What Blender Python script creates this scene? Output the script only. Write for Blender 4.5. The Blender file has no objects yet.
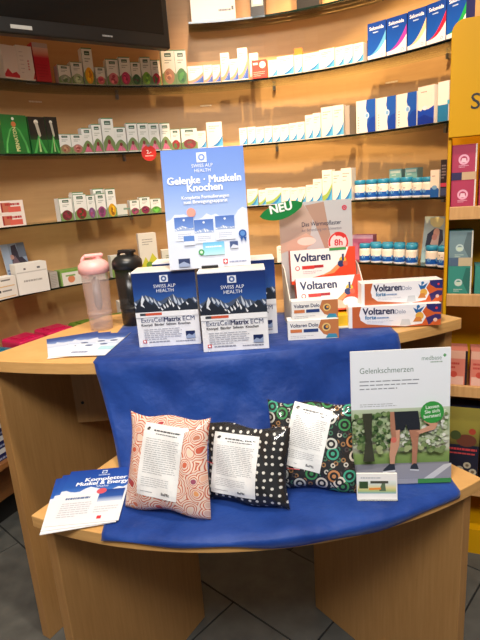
import bpy, bmesh, math, random
from math import sin, cos, pi, radians, sqrt, atan2, hypot
from mathutils import Vector, Matrix

scene = bpy.context.scene
col = scene.collection
random.seed(7)

# ------------------------------------------------------------------ camera, world, lights, exposure
PITCH, ROLL, EYE = radians(14.5), radians(4.0), 1.35
fwd = Vector((0, cos(PITCH), -sin(PITCH)))
up0 = Vector((0, sin(PITCH), cos(PITCH)))
rt0 = Vector((1, 0, 0))
rt = cos(ROLL) * rt0 - sin(ROLL) * up0
up = sin(ROLL) * rt0 + cos(ROLL) * up0
cam_d = bpy.data.cameras.new('camera')
cam = bpy.data.objects.new('camera', cam_d)
col.objects.link(cam)
cam.matrix_world = Matrix(((rt.x, up.x, -fwd.x, 0), (rt.y, up.y, -fwd.y, 0), (rt.z, up.z, -fwd.z, EYE), (0, 0, 0, 1)))
cam_d.sensor_fit = 'VERTICAL'
cam_d.sensor_height = 24
cam_d.lens = 24 * 510 / 640
cam_d.clip_start = 0.02
scene.camera = cam

world = bpy.data.worlds.new('shop_daylight')
scene.world = world
world.use_nodes = True
wb = world.node_tree.nodes['Background']
wb.inputs[0].default_value = (0.80, 0.90, 1.0, 1)
wb.inputs[1].default_value = 0.22

def lamp(name, kind, loc, target, power, color, **kw):
    d = bpy.data.lights.new(name, kind)
    d.energy = power
    d.color = color
    for k, v in kw.items():
        setattr(d, k, v)
    o = bpy.data.objects.new(name, d)
    col.objects.link(o)
    o.location = loc
    o.rotation_euler = (Vector(target) - Vector(loc)).to_track_quat('-Z', 'Y').to_euler()
    return o

WARM = (1.0, 0.64, 0.34)
lamp('ceiling_spot_right', 'SPOT', (0.40, 1.45, 3.12), (0.66, 2.45, 1.45), 300, WARM, spot_size=radians(52), spot_blend=0.5, shadow_soft_size=0.02)
lamp('ceiling_spot_centre', 'SPOT', (0.10, 1.50, 3.12), (0.18, 2.6, 1.40), 165, WARM, spot_size=radians(46), spot_blend=0.6, shadow_soft_size=0.02)
lamp('ceiling_spot_left', 'SPOT', (-0.48, 0.95, 3.12), (-0.75, 2.2, 1.30), 115, (1.0, 0.84, 0.66), spot_size=radians(80), spot_blend=0.8, shadow_soft_size=0.06)
lamp('ceiling_spot_table', 'SPOT', (0.10, 0.70, 3.12), (0.0, 1.2, 0.9), 135, (1.0, 0.88, 0.72), spot_size=radians(75), spot_blend=0.8, shadow_soft_size=0.08)
lamp('ceiling_light_shop', 'AREA', (-0.15, -0.75, 3.10), (-0.05, 1.1, 1.0), 118, (1.0, 0.97, 0.93), shape='RECTANGLE', size=1.6, size_y=0.8)

vs = scene.view_settings
vs.view_transform = 'Standard'
vs.look = 'None'
vs.gamma = 1
vs.use_curve_mapping = False
vs.exposure = -0.05

# ------------------------------------------------------------------ helpers
def lin(c):
    return tuple((x / 255 / 12.92) if x / 255 <= 0.04045 else ((x / 255 + 0.055) / 1.055) ** 2.4 for x in c)

_mats = {}
def mat(name, rgb, rough=0.5, spec=0.5, metal=0.0, coat=0.0):
    if name in _mats:
        return _mats[name]
    m = bpy.data.materials.new(name)
    m.use_nodes = True
    b = m.node_tree.nodes['Principled BSDF']
    b.inputs['Base Color'].default_value = (*lin(rgb), 1)
    b.inputs['Roughness'].default_value = rough
    b.inputs['Specular IOR Level'].default_value = spec
    b.inputs['Metallic'].default_value = metal
    b.inputs['Coat Weight'].default_value = coat
    _mats[name] = m
    return m

def nodes_of(name):
    m = bpy.data.materials.new(name)
    m.use_nodes = True
    nt = m.node_tree
    return m, nt, nt.nodes, nt.links, nt.nodes['Principled BSDF']

def ramp(nd, stops):
    r = nd.new('ShaderNodeValToRGB')
    e = r.color_ramp.elements
    while len(e) < len(stops):
        e.new(0.5)
    for i, (p, c) in enumerate(stops):
        e[i].position = p
        e[i].color = (*lin(c), 1)
    return r

def wood(name, c0, c1, c2, scale=(3, 3, 40), rough=0.42, bump=0.02):
    m, nt, nd, lk, b = nodes_of(name)
    tc = nd.new('ShaderNodeTexCoord')
    mp = nd.new('ShaderNodeMapping')
    mp.inputs['Scale'].default_value = scale
    n = nd.new('ShaderNodeTexNoise')
    n.inputs['Scale'].default_value = 2.2
    n.inputs['Detail'].default_value = 7
    n.inputs['Roughness'].default_value = 0.62
    n2 = nd.new('ShaderNodeTexNoise')
    n2.inputs['Scale'].default_value = 1.6
    n2.inputs['Detail'].default_value = 2
    mix = nd.new('ShaderNodeMix')
    mix.data_type = 'FLOAT'
    mix.inputs[0].default_value = 0.35
    r = ramp(nd, [(0.3, c0), (0.5, c1), (0.72, c2)])
    lk.new(tc.outputs['Object'], mp.inputs[0])
    lk.new(mp.outputs[0], n.inputs['Vector'])
    lk.new(tc.outputs['Object'], n2.inputs['Vector'])
    lk.new(n.outputs[0], mix.inputs[2])
    lk.new(n2.outputs[0], mix.inputs[3])
    lk.new(mix.outputs[0], r.inputs[0])
    lk.new(r.outputs[0], b.inputs['Base Color'])
    b.inputs['Roughness'].default_value = rough
    bp = nd.new('ShaderNodeBump')
    bp.inputs['Strength'].default_value = bump
    bp.inputs['Distance'].default_value = 0.01
    lk.new(n.outputs[0], bp.inputs['Height'])
    lk.new(bp.outputs[0], b.inputs['Normal'])
    return m

def print_mat(name, rough, coat):
    m, nt, nd, lk, b = nodes_of(name)
    a = nd.new('ShaderNodeVertexColor')
    a.layer_name = 'Col'
    lk.new(a.outputs[0], b.inputs['Base Color'])
    b.inputs['Roughness'].default_value = rough
    b.inputs['Coat Weight'].default_value = coat
    b.inputs['Coat Roughness'].default_value = 0.15
    return m

def glassy(name, tint, gloss_rough=0.03, base=0.05, ior=1.45, flat=False):
    m = bpy.data.materials.new(name)
    m.use_nodes = True
    nt = m.node_tree
    nd, lk = nt.nodes, nt.links
    nd.clear()
    out = nd.new('ShaderNodeOutputMaterial')
    tr = nd.new('ShaderNodeBsdfTransparent')
    tr.inputs[0].default_value = (*tint, 1)
    gl = nd.new('ShaderNodeBsdfGlossy')
    gl.inputs['Roughness'].default_value = gloss_rough
    fr = nd.new('ShaderNodeFresnel')
    fr.inputs[0].default_value = ior
    ad = nd.new('ShaderNodeMath')
    ad.operation = 'ADD'
    ad.use_clamp = True
    ad.inputs[1].default_value = base
    mx = nd.new('ShaderNodeMixShader')
    lk.new(fr.outputs[0], ad.inputs[0])
    if flat: mx.inputs[0].default_value = base
    else: lk.new(ad.outputs[0], mx.inputs[0])
    lk.new(tr.outputs[0], mx.inputs[1])
    lk.new(gl.outputs[0], mx.inputs[2])
    lk.new(mx.outputs[0], out.inputs[0])
    return m

def mixed_film(name, rgb, opacity, rough):
    """thin translucent plastic or sheer cloth: diffuse surface part seen through"""
    m, nt, nd, lk, b = nodes_of(name)
    out = [n for n in nd if n.type == 'OUTPUT_MATERIAL'][0]
    b.inputs['Base Color'].default_value = (*lin(rgb), 1)
    b.inputs['Roughness'].default_value = rough
    tr = nd.new('ShaderNodeBsdfTransparent')
    mx = nd.new('ShaderNodeMixShader')
    mx.inputs[0].default_value = opacity
    lk.new(tr.outputs[0], mx.inputs[1])
    lk.new(b.outputs[0], mx.inputs[2])
    lk.new(mx.outputs[0], out.inputs[0])
    return m

def tag(o, label=None, cat=None, group=None, kind=None):
    if label: o['label'] = label
    if cat: o['category'] = cat
    if group: o['group'] = group
    if kind: o['kind'] = kind
    return o

def empty(name, loc=(0, 0, 0), rot=(0, 0, 0)):
    o = bpy.data.objects.new(name, None)
    col.objects.link(o)
    o.empty_display_size = 0.05
    o.location = loc
    o.rotation_euler = rot
    return o

def link(name, me, m, parent=None, loc=(0, 0, 0), rot=(0, 0, 0), smooth=False):
    if isinstance(m, (list, tuple)):
        if not me.materials:
            for q in m: me.materials.append(q)
    elif m is not None and not me.materials:
        me.materials.append(m)
    if smooth:
        me.shade_smooth()
    o = bpy.data.objects.new(name, me)
    col.objects.link(o)
    o.parent = parent
    o.location = loc
    o.rotation_euler = rot
    return o

def mesh(verts, faces, name='mesh'):
    me = bpy.data.meshes.new(name)
    me.from_pydata(verts, [], faces)
    me.update()
    return me

def box_mesh(x0, x1, y0, y1, z0, z1):
    v = [(x0, y0, z0), (x1, y0, z0), (x1, y1, z0), (x0, y1, z0), (x0, y0, z1), (x1, y0, z1), (x1, y1, z1), (x0, y1, z1)]
    f = [(0, 3, 2, 1), (4, 5, 6, 7), (0, 1, 5, 4), (1, 2, 6, 5), (2, 3, 7, 6), (3, 0, 4, 7)]
    return mesh(v, f)

def bevel(o, w, seg=2):
    b = o.modifiers.new('bevel', 'BEVEL')
    b.width = w
    b.segments = seg
    b.limit_method = 'ANGLE'
    return o

def prism(pts, z0, z1):
    """extrude a plan outline (counter-clockwise)"""
    n = len(pts)
    v = [(x, y, z0) for x, y in pts] + [(x, y, z1) for x, y in pts]
    f = [tuple(range(n - 1, -1, -1)), tuple(range(n, 2 * n))]
    f += [(i, (i + 1) % n, n + (i + 1) % n, n + i) for i in range(n)]
    return mesh(v, f)

def lathe(prof, seg=28, cap=True):
    v, f = [], []
    n = len(prof)
    for i in range(seg):
        a = 2 * pi * i / seg
        v += [(r * cos(a), r * sin(a), z) for r, z in prof]
    for i in range(seg):
        j = (i + 1) % seg
        for k in range(n - 1):
            f.append((i * n + k, j * n + k, j * n + k + 1, i * n + k + 1))
    if cap:
        f.append(tuple(i * n for i in range(seg))[::-1])
        f.append(tuple(i * n + n - 1 for i in range(seg)))
    return mesh(v, f)

def tube(path, r, seg=8):
    v, f = [], []
    P = [Vector(p) for p in path]
    for i, p in enumerate(P):
        t = (P[min(i + 1, len(P) - 1)] - P[max(i - 1, 0)]).normalized()
        a = t.orthogonal().normalized() if abs(t.z) > 0.95 else t.cross(Vector((0, 0, 1))).normalized()
        b = t.cross(a)
        for k in range(seg):
            q = 2 * pi * k / seg
            v.append(tuple(p + a * cos(q) * r + b * sin(q) * r))
    for i in range(len(P) - 1):
        for k in range(seg):
            f.append((i * seg + k, i * seg + (k + 1) % seg, (i + 1) * seg + (k + 1) % seg, (i + 1) * seg + k))
    f.append(tuple(range(seg))[::-1])
    f.append(tuple((len(P) - 1) * seg + k for k in range(seg)))
    return mesh(v, f)

_text = {}
def glyphs(s, bold=0.0):
    """flat triangles of a word, cap height about 0.7, in em units; returns verts, faces, width"""
    key = (s, bold)
    if key not in _text:
        c = bpy.data.curves.new('lettering_source', 'FONT')
        c.body = s
        c.size = 1
        c.resolution_u = 3
        c.offset = bold
        o = bpy.data.objects.new('lettering_source', c)
        col.objects.link(o)
        bpy.context.view_layer.update()
        me = bpy.data.meshes.new_from_object(o.evaluated_get(bpy.context.evaluated_depsgraph_get()))
        v = [(p.co.x, p.co.y) for p in me.vertices]
        f = [tuple(p.vertices) for p in me.polygons]
        bpy.data.objects.remove(o)
        bpy.data.curves.remove(c)
        bpy.data.meshes.remove(me)
        w = max([x for x, y in v] or [0])
        _text[key] = (v, f, w)
    return _text[key]

class Art:
    """flat print on a w x h face: coloured shapes laid over one another, unit coordinates"""
    def __init__(s, w, h):
        s.w, s.h, s.v, s.f, s.c, s.k = w, h, [], [], [], 0
    def _add(s, pts, faces, cols):
        s.k += 1
        b = len(s.v)
        s.v += [(x, y, s.k) for x, y in pts]
        s.f += [tuple(i + b for i in q) for q in faces]
        s.c += cols
    def rect(s, u0, v0, u1, v1, c, nx=1, ny=1):
        pts = [((u0 + (u1 - u0) * i / nx) * s.w, (v0 + (v1 - v0) * j / ny) * s.h) for j in range(ny + 1) for i in range(nx + 1)]
        fs = [(j * (nx + 1) + i, j * (nx + 1) + i + 1, (j + 1) * (nx + 1) + i + 1, (j + 1) * (nx + 1) + i) for j in range(ny) for i in range(nx)]
        s._add(pts, fs, [lin(c)] * len(pts))
        return s
    def grad(s, u0, v0, u1, v1, stops):
        pts, cs = [], []
        for t, c in stops:
            y = (v0 + (v1 - v0) * t) * s.h
            pts += [(u0 * s.w, y), (u1 * s.w, y)]
            cs += [lin(c)] * 2
        s._add(pts, [(2 * i, 2 * i + 1, 2 * i + 3, 2 * i + 2) for i in range(len(stops) - 1)], cs)
        return s
    def poly(s, pts, c):
        p = [(x * s.w, y * s.h) for x, y in pts]
        area = sum(p[i][0] * p[(i + 1) % len(p)][1] - p[(i + 1) % len(p)][0] * p[i][1] for i in range(len(p)))
        if area < 0: p = p[::-1]
        s._add(p, [tuple(range(len(p)))], [lin(c)] * len(p))
        return s
    def disc(s, u, v, ru, c, rv=None, n=18):
        """ru as share of the width; round unless rv (share of the height) is given"""
        a = ru * s.w
        b = a if rv is None else rv * s.h
        p = [(u * s.w + a * cos(2 * pi * i / n), v * s.h + b * sin(2 * pi * i / n)) for i in range(n)]
        s._add(p, [tuple(range(n))], [lin(c)] * n)
        return s
    def ring(s, u, v, r0, r1, c, a0=0, a1=360, n=24):
        p = []
        for i in range(n + 1):
            a = radians(a0 + (a1 - a0) * i / n)
            p += [(u * s.w + r0 * s.w * cos(a), v * s.h + r0 * s.w * sin(a)), (u * s.w + r1 * s.w * cos(a), v * s.h + r1 * s.w * sin(a))]
        s._add(p, [(2 * i, 2 * i + 1, 2 * i + 3, 2 * i + 2) for i in range(n)], [lin(c)] * len(p))
        return s
    def ridge(s, u0, u1, v0, base, amp, c, n=24, seed=1, snow=None):
        rn = random.Random(seed)
        top = [base + amp * (0.35 + 0.65 * rn.random()) * (0.6 + 0.4 * sin(i * 0.9 + seed)) for i in range(n + 1)]
        p = []
        for i in range(n + 1):
            x = u0 + (u1 - u0) * i / n
            p += [(x * s.w, v0 * s.h), (x * s.w, top[i] * s.h)]
        s._add(p, [(2 * i, 2 * i + 2, 2 * i + 3, 2 * i + 1) for i in range(n)], [lin(c)] * len(p))
        if snow:
            for i in range(n):
                x = u0 + (u1 - u0) * i / n
                dx = (u1 - u0) / n
                if rn.random() < 0.85:
                    t = top[i]
                    d = (t - v0) * (0.35 + 0.5 * rn.random())
                    s.poly([(x, t), (min(u1, x + dx * 0.9), t - d * 0.7), (min(u1, x + dx * 0.5), t - d), (x + dx * 0.1, t - d * 0.5)], snow)
        return s
    def text(s, t, u, v, size, c, align='L', bold=0.0, squeeze=1.0, rot=0, maxw=None):
        """size = em height as share of the face height; (u, v) is the baseline start / centre / end"""
        gv, gf, gw = glyphs(t)
        em = size * s.h
        sx = em * squeeze
        if maxw and gw * sx > maxw * s.w: sx = maxw * s.w / gw
        off = {'L': 0, 'C': -gw / 2, 'R': -gw}[align]
        ca, sa = cos(radians(rot)), sin(radians(rot))
        pts = [(u * s.w + (x + off) * sx * ca - y * em * sa, v * s.h + (x + off) * sx * sa + y * em * ca) for x, y in gv]
        s._add(pts, gf, [lin(c)] * len(pts))
        if bold:                                       # heavier strokes: the same outline laid beside itself
            for ex, ey in ((1.5, 0.5), (-1.5, -0.5), (0.7, -1.0), (-0.7, 1.0)):
                s._add([(x + ex * bold * em, y + ey * bold * em) for x, y in pts], gf, [lin(c)] * len(pts))
        return s
    def lines(s, u0, v0, u1, v1, n, c, seed=1, fill=0.5, last=0.6):
        """rows of small print as broken strips, v0 bottom, v1 top"""
        rn = random.Random(seed)
        dv = (v1 - v0) / n
        pts, fs = [], []
        for i in range(n):
            x, end = u0, (u0 + (u1 - u0) * (last if i == 0 else 0.9 + 0.1 * rn.random()))
            y = v0 + dv * i
            while x < end:
                e = min(end, x + (u1 - u0) * (0.05 + 0.13 * rn.random()))
                b = len(pts)
                pts += [(x * s.w, y * s.h), (e * s.w, y * s.h), (e * s.w, (y + dv * fill) * s.h), (x * s.w, (y + dv * fill) * s.h)]
                fs.append((b, b + 1, b + 2, b + 3))
                x = e + (u1 - u0) * 0.02
        s._add(pts, fs, [lin(c)] * len(pts))
        return s
    def mesh(s, eps=0.00005, warp=None):
        if warp:
            vs_ = [warp(x - s.w / 2, y, k * eps) for x, y, k in s.v]
        else:
            vs_ = [(x - s.w / 2, -k * eps, y) for x, y, k in s.v]
        me = mesh(vs_, s.f)
        a = me.color_attributes.new('Col', 'FLOAT_COLOR', 'POINT')
        a.data.foreach_set('color', [q for c in s.c for q in (*c, 1.0)])
        return me

ORD = ['first', 'second', 'third', 'fourth', 'fifth', 'sixth', 'seventh', 'eighth', 'ninth', 'tenth', 'eleventh', 'twelfth', 'thirteenth', 'fourteenth', 'fifteenth']

# ------------------------------------------------------------------ materials
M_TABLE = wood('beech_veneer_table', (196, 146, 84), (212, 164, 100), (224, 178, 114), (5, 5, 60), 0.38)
M_TABLE_SHADED = wood('beech_veneer_shaded', (158, 116, 66), (170, 127, 75), (180, 138, 86), (60, 60, 3), 0.4)  # same veneer as the tops, darkened so the uprights' shade is in the colour
M_WALL = wood('wall_veneer', (196, 150, 100), (202, 157, 106), (208, 164, 113), (2.5, 2.5, 26), 0.5, 0.01)
M_BASE = wood('base_cabinet_wood', (128, 82, 42), (142, 94, 50), (154, 104, 58), (3, 3, 30), 0.5)
M_RACKW = wood('rack_shelf_wood', (190, 140, 84), (205, 156, 98), (216, 170, 112), (40, 4, 4), 0.5)
M_GLASS = glassy('shelf_glass', (0.86, 0.93, 0.89), 0.02, 0.02)
M_EDGE = mat('glass_edge_green', (14, 34, 28), 0.15)
M_PRINT = print_mat('printed_card', 0.42, 0.12)
M_PAPER = print_mat('printed_paper', 0.55, 0.0)
M_WHITE = mat('white_card', (238, 236, 231), 0.5)
M_CREAM = mat('cream_card', (222, 214, 200), 0.55)
M_GREYC = mat('grey_card', (150, 142, 132), 0.6)
M_BLACK = mat('black_plastic', (16, 16, 17), 0.35)
M_TV = mat('television_housing', (20, 20, 20), 0.3)
M_SCREEN = mat('television_screen', (12, 12, 12), 0.12, 0.5)
M_STEEL = mat('brushed_steel', (150, 150, 150), 0.35, metal=1.0)
M_YELLOW = mat('yellow_lacquer', (206, 152, 0), 0.55, 0.25)
M_CEIL = mat('ceiling_paint', (226, 222, 214), 0.8)
M_GREEN = mat('green_card', (20, 106, 48), 0.4)
M_NAVY = mat('navy_card', (18, 46, 122), 0.4)
M_ACRYL = glassy('clear_acrylic', (0.97, 0.98, 0.98), 0.03, 0.01)

# ------------------------------------------------------------------ room shell
CX, CY, RW, RS = -0.05, 1.47, 1.22, 1.04          # centre of the round alcove, wall radius, shelf front radius
def pol(th, r):
    a = radians(th)
    return CX + r * sin(a), CY + r * cos(a)

WT = 3.20
pts = [(-2.5, -2.2), (-2.5, 1.30)] + [pol(t, RW) for t in range(-75, 63, 3)] + [(2.5, 0.95), (2.5, -2.2)]
wv, wf = [], []
out = []
for i, (x, y) in enumerate(pts):
    a = Vector(pts[max(i - 1, 0)]); b = Vector(pts[min(i + 1, len(pts) - 1)])
    d = (b - a).normalized()
    out.append((x - d.y * 0.08, y + d.x * 0.08))
n = len(pts)
wv = [(x, y, 0) for x, y in pts] + [(x, y, WT) for x, y in pts] + [(x, y, 0) for x, y in out] + [(x, y, WT) for x, y in out]
for i in range(n - 1):
    wf += [(i, i + 1, n + i + 1, n + i), (2 * n + i + 1, 2 * n + i, 3 * n + i, 3 * n + i + 1), (n + i, n + i + 1, 3 * n + i + 1, 3 * n + i)]
wall = link('wall_back', mesh(wv, wf), M_WALL)
tag(wall, kind='structure')
ceil = link('ceiling', box_mesh(-2.6, 2.6, -2.2, 2.8, WT, WT + 0.06), M_CEIL)
tag(ceil, kind='structure')

# floor: dark slate tiles laid on the diagonal over a grout bed
m, nt, nd, lk, b = nodes_of('slate_tile')
tc = nd.new('ShaderNodeTexCoord'); n1 = nd.new('ShaderNodeTexNoise'); n1.inputs['Scale'].default_value = 14; n1.inputs['Detail'].default_value = 8
oi = nd.new('ShaderNodeObjectInfo')
r1 = ramp(nd, [(0.3, (68, 69, 67)), (0.55, (80, 81, 78)), (0.8, (92, 92, 88))])
lk.new(tc.outputs['Object'], n1.inputs['Vector']); lk.new(n1.outputs[0], r1.inputs[0])
hs = nd.new('ShaderNodeHueSaturation'); mr = nd.new('ShaderNodeMapRange'); mr.inputs[3].default_value = 0.88; mr.inputs[4].default_value = 1.12
lk.new(oi.outputs['Random'], mr.inputs[0]); lk.new(mr.outputs[0], hs.inputs['Value']); lk.new(r1.outputs[0], hs.inputs['Color']); lk.new(hs.outputs[0], b.inputs['Base Color'])
b.inputs['Roughness'].default_value = 0.5
bp = nd.new('ShaderNodeBump'); bp.inputs['Strength'].default_value = 0.15; bp.inputs['Distance'].default_value = 0.004
lk.new(n1.outputs[0], bp.inputs['Height']); lk.new(bp.outputs[0], b.inputs['Normal'])
M_TILE = m
floor = link('floor', box_mesh(-2.6, 2.6, -2.2, 2.8, -0.05, -0.004), mat('grout', (22, 22, 22), 0.8))
tag(floor, kind='structure')
ang = radians(-43)
dx_, dn_ = Vector((cos(ang), sin(ang))), Vector((-sin(ang), cos(ang)))
TL_, TW_, J_ = 0.61, 0.3175, 0.006
tm = box_mesh(-(TL_ - J_) / 2, (TL_ - J_) / 2, -(TW_ - J_) / 2, (TW_ - J_) / 2, -0.012, 0.0)
tm.materials.append(M_TILE)
for i in range(-6, 9):
    for j in range(-6, 5):
        nn = 0.986 + TW_ * (i + 0.5)
        tt = -0.735 + TL_ * (j + 0.5) + (TL_ / 2 if i % 2 else 0)
        p = dx_ * tt + dn_ * nn
        if -2.2 < p.x < 2.2 and -1.6 < p.y < 2.6:
            link('tile', tm, None, floor, (p.x, p.y, 0), (0, 0, ang))

# ------------------------------------------------------------------ shelves along the round wall
def arc_slab(t0, t1, r0, r1, z0, z1, step=3.0):
    k = max(2, int((t1 - t0) / step))
    ts = [t0 + (t1 - t0) * i / k for i in range(k + 1)]
    return prism([pol(t, r1) for t in ts] + [pol(t, r0) for t in ts[::-1]], z0, z1)[0:0] if False else prism(
        [pol(t, r0) for t in ts] + [pol(t, r1) for t in ts[::-1]], z0, z1)

ZS = {1: 2.085, 2: 1.818, 3: 1.540, 4: 1.262, 5: 0.984}
SH = {1: 'top glass shelf', 2: 'second shelf from top', 3: 'third shelf from top', 4: 'fourth shelf from top', 5: 'fifth shelf from top'}
for k, z in ZS.items():
    t0, t1 = (-4.6, 62) if k == 1 else (-74, 62)
    rf = RS + 0.05 if k == 1 else RS
    s = link('glass_shelf', arc_slab(t0, t1, rf, RW - 0.001, z - 0.008, z), M_GLASS)
    tag(s, ['', 'curved glass shelf at the very top, right of the television', 'second curved glass shelf from the top, just below the television',
            'third curved glass shelf from the top, holding green and pink cartons', 'fourth curved glass shelf from the top, behind the blue poster',
            'lowest curved glass shelf, just above the display table'][k], 'shelf', 'curved glass wall shelves')
    link('glass_edge', arc_slab(t0, t1, rf - 0.0015, rf, z - 0.008, z - 0.0004), M_EDGE, s)
    if k != 1:
        for t in (-60, -22, 14, 52):
            x, y = pol(t, RW - 0.012)
            link('bracket', box_mesh(-0.006, 0.006, -0.012, 0.012, -0.028, -0.0085), M_STEEL, s, (x, y, z), (0, 0, -radians(t)))

# wooden counter shelf, low shelf and closed base under the glass shelves
wbase = empty('base_unit', (CX, CY + 1.0, 0))
tag(wbase, 'brown wooden base unit curving along the wall behind the table', 'cabinet')
def bpart(name, me, m):
    me.transform(Matrix.Translation((-CX, -CY - 1.0, 0)))
    return link(name, me, m, wbase)
bpart('counter_board', arc_slab(-74, 62, 0.90, RW - 0.002, 0.672, 0.70), M_BASE)
bpart('shelf_board', arc_slab(-74, 62, 1.0, RW - 0.002, 0.33, 0.352), M_BASE)
bpart('front_panel', arc_slab(-74, 62, 1.10, RW - 0.002, 0.14, 0.33), M_BASE)
bpart('plinth', arc_slab(-74, 62, 1.17, RW - 0.002, 0.001, 0.14), mat('dark_plinth', (20, 18, 16), 0.7))

# ------------------------------------------------------------------ display table
def circle3(a, b_, c):
    ax, ay = a; bx, by = b_; cx, cy = c
    d = 2 * (ax * (by - cy) + bx * (cy - ay) + cx * (ay - by))
    ux = ((ax * ax + ay * ay) * (by - cy) + (bx * bx + by * by) * (cy - ay) + (cx * cx + cy * cy) * (ay - by)) / d
    uy = ((ax * ax + ay * ay) * (cx - bx) + (bx * bx + by * by) * (ax - cx) + (cx * cx + cy * cy) * (bx - ax)) / d
    return ux, uy, hypot(ax - ux, ay - uy)
UL, UM, UR = (-0.712, 1.318), (0.0, 1.205), (0.630, 1.395)
LL, LM, LR = (-0.478, 0.965), (0.0, 0.838), (0.505, 0.985)
UC, LC = circle3(UL, UM, UR), circle3(LL, LM, LR)
def yu(x): return UC[1] - sqrt(max(0, UC[2] ** 2 - (x - UC[0]) ** 2))
def yl(x): return LC[1] - sqrt(max(0, LC[2] ** 2 - (x - LC[0]) ** 2))
ZU, ZL = 0.95, 0.70
table = empty('display_table', (0, 1.3, 0))
tag(table, 'two-tier beech veneer display table with curved front edges and a blue cloth', 'table')
def tpart(name, me, m, bw=0.0015):
    me.transform(Matrix.Translation((0, -1.3, 0)))
    return bevel(link(name, me, m, table), bw)
N = 40
pu = [(UL[0] + (UR[0] - UL[0]) * i / N, yu(UL[0] + (UR[0] - UL[0]) * i / N)) for i in range(N + 1)] + [(0.43, 1.76), (0.2, 1.80), (-0.2, 1.80), (-0.47, 1.74)]
tpart('upper_top', prism(pu, ZU - 0.032, ZU), M_TABLE, 0.002)
plw = [(LL[0] + (LR[0] - LL[0]) * i / N, yl(LL[0] + (LR[0] - LL[0]) * i / N)) for i in range(N + 1)] + [(0.26, 1.40), (-0.24, 1.39)]
tpart('lower_top', prism(plw, ZL - 0.028, ZL), M_TABLE, 0.002)
def panel(p, q, th, z0, z1):
    """upright board standing on the plan line p-q"""
    p, q = Vector(p), Vector(q)
    d = (q - p).normalized()
    nn = Vector((-d.y, d.x)) * th / 2
    o = [p - nn, q - nn, q + nn, p + nn]
    return prism([tuple(v) for v in o], z0, z1)
tpart('side_panel', panel((-0.690, 1.340), (-0.455, 1.725), 0.034, 0.0, ZU - 0.032), M_TABLE_SHADED)
tpart('side_panel', panel((0.600, 1.410), (0.415, 1.735), 0.030, 0.0, ZU - 0.032), M_TABLE_SHADED)
tpart('leg_panel', panel((-0.455, 0.985), (-0.195, 1.385), 0.030, 0.0, ZL - 0.028), M_TABLE_SHADED)
tpart('leg_panel', panel((0.482, 1.000), (0.195, 1.395), 0.030, 0.0, ZL - 0.028), M_TABLE_SHADED)
apr = tpart('apron', panel((-0.557, 1.545), (0.505, 1.570), 0.018, 0.645, ZU - 0.032), M_TABLE_SHADED)
scr = lathe([(0.005, 0), (0.005, 0.002)], 10)
link('screw_hole', scr, M_BLACK, apr, (-0.525, 1.535 - 1.3, 0.715), (pi / 2, 0, 0))

# blue sheer cloth over both tiers
m, nt, nd, lk, b = nodes_of('blue_sheer_cloth')
outn = [q for q in nd if q.type == 'OUTPUT_MATERIAL'][0]
b.inputs['Base Color'].default_value = (*lin((14, 68, 156)), 1)
b.inputs['Roughness'].default_value = 0.55
b.inputs['Sheen Weight'].default_value = 0.25
tc = nd.new('ShaderNodeTexCoord'); nz = nd.new('ShaderNodeTexNoise'); nz.inputs['Scale'].default_value = 16; nz.inputs['Detail'].default_value = 5
bp = nd.new('ShaderNodeBump'); bp.inputs['Strength'].default_value = 0.6; bp.inputs['Distance'].default_value = 0.012
lk.new(tc.outputs['Object'], nz.inputs['Vector']); lk.new(nz.outputs[0], bp.inputs['Height']); lk.new(bp.outputs[0], b.inputs['Normal'])
tr = nd.new('ShaderNodeBsdfTransparent'); tr.inputs[0].default_value = (0.10, 0.34, 0.80, 1)
mx = nd.new('ShaderNodeMixShader')
nq = nd.new('ShaderNodeTexNoise'); nq.inputs['Scale'].default_value = 7; nq.inputs['Detail'].default_value = 6; nq.inputs['Roughness'].default_value = 0.6
lk.new(tc.outputs['Object'], nq.inputs['Vector'])
qr = nd.new('ShaderNodeMapRange'); qr.inputs[1].default_value = 0.35; qr.inputs[2].default_value = 0.65; qr.inputs[3].default_value = 0.52; qr.inputs[4].default_value = 0.86
lk.new(nq.outputs[0], qr.inputs[0]); lk.new(qr.outputs[0], mx.inputs[0])
lk.new(tr.outputs[0], mx.inputs[1]); lk.new(b.outputs[0], mx.inputs[2]); lk.new(mx.outputs[0], outn.inputs[0])
M_CLOTH = m
def hash_wave(x, y):
    return 0.5 + 0.25 * sin(37 * x + 11 * y + 1.3) + 0.25 * sin(61 * x - 23 * y + 0.4) * cos(17 * x + 29 * y)
rows_, NX = [], 72
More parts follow.
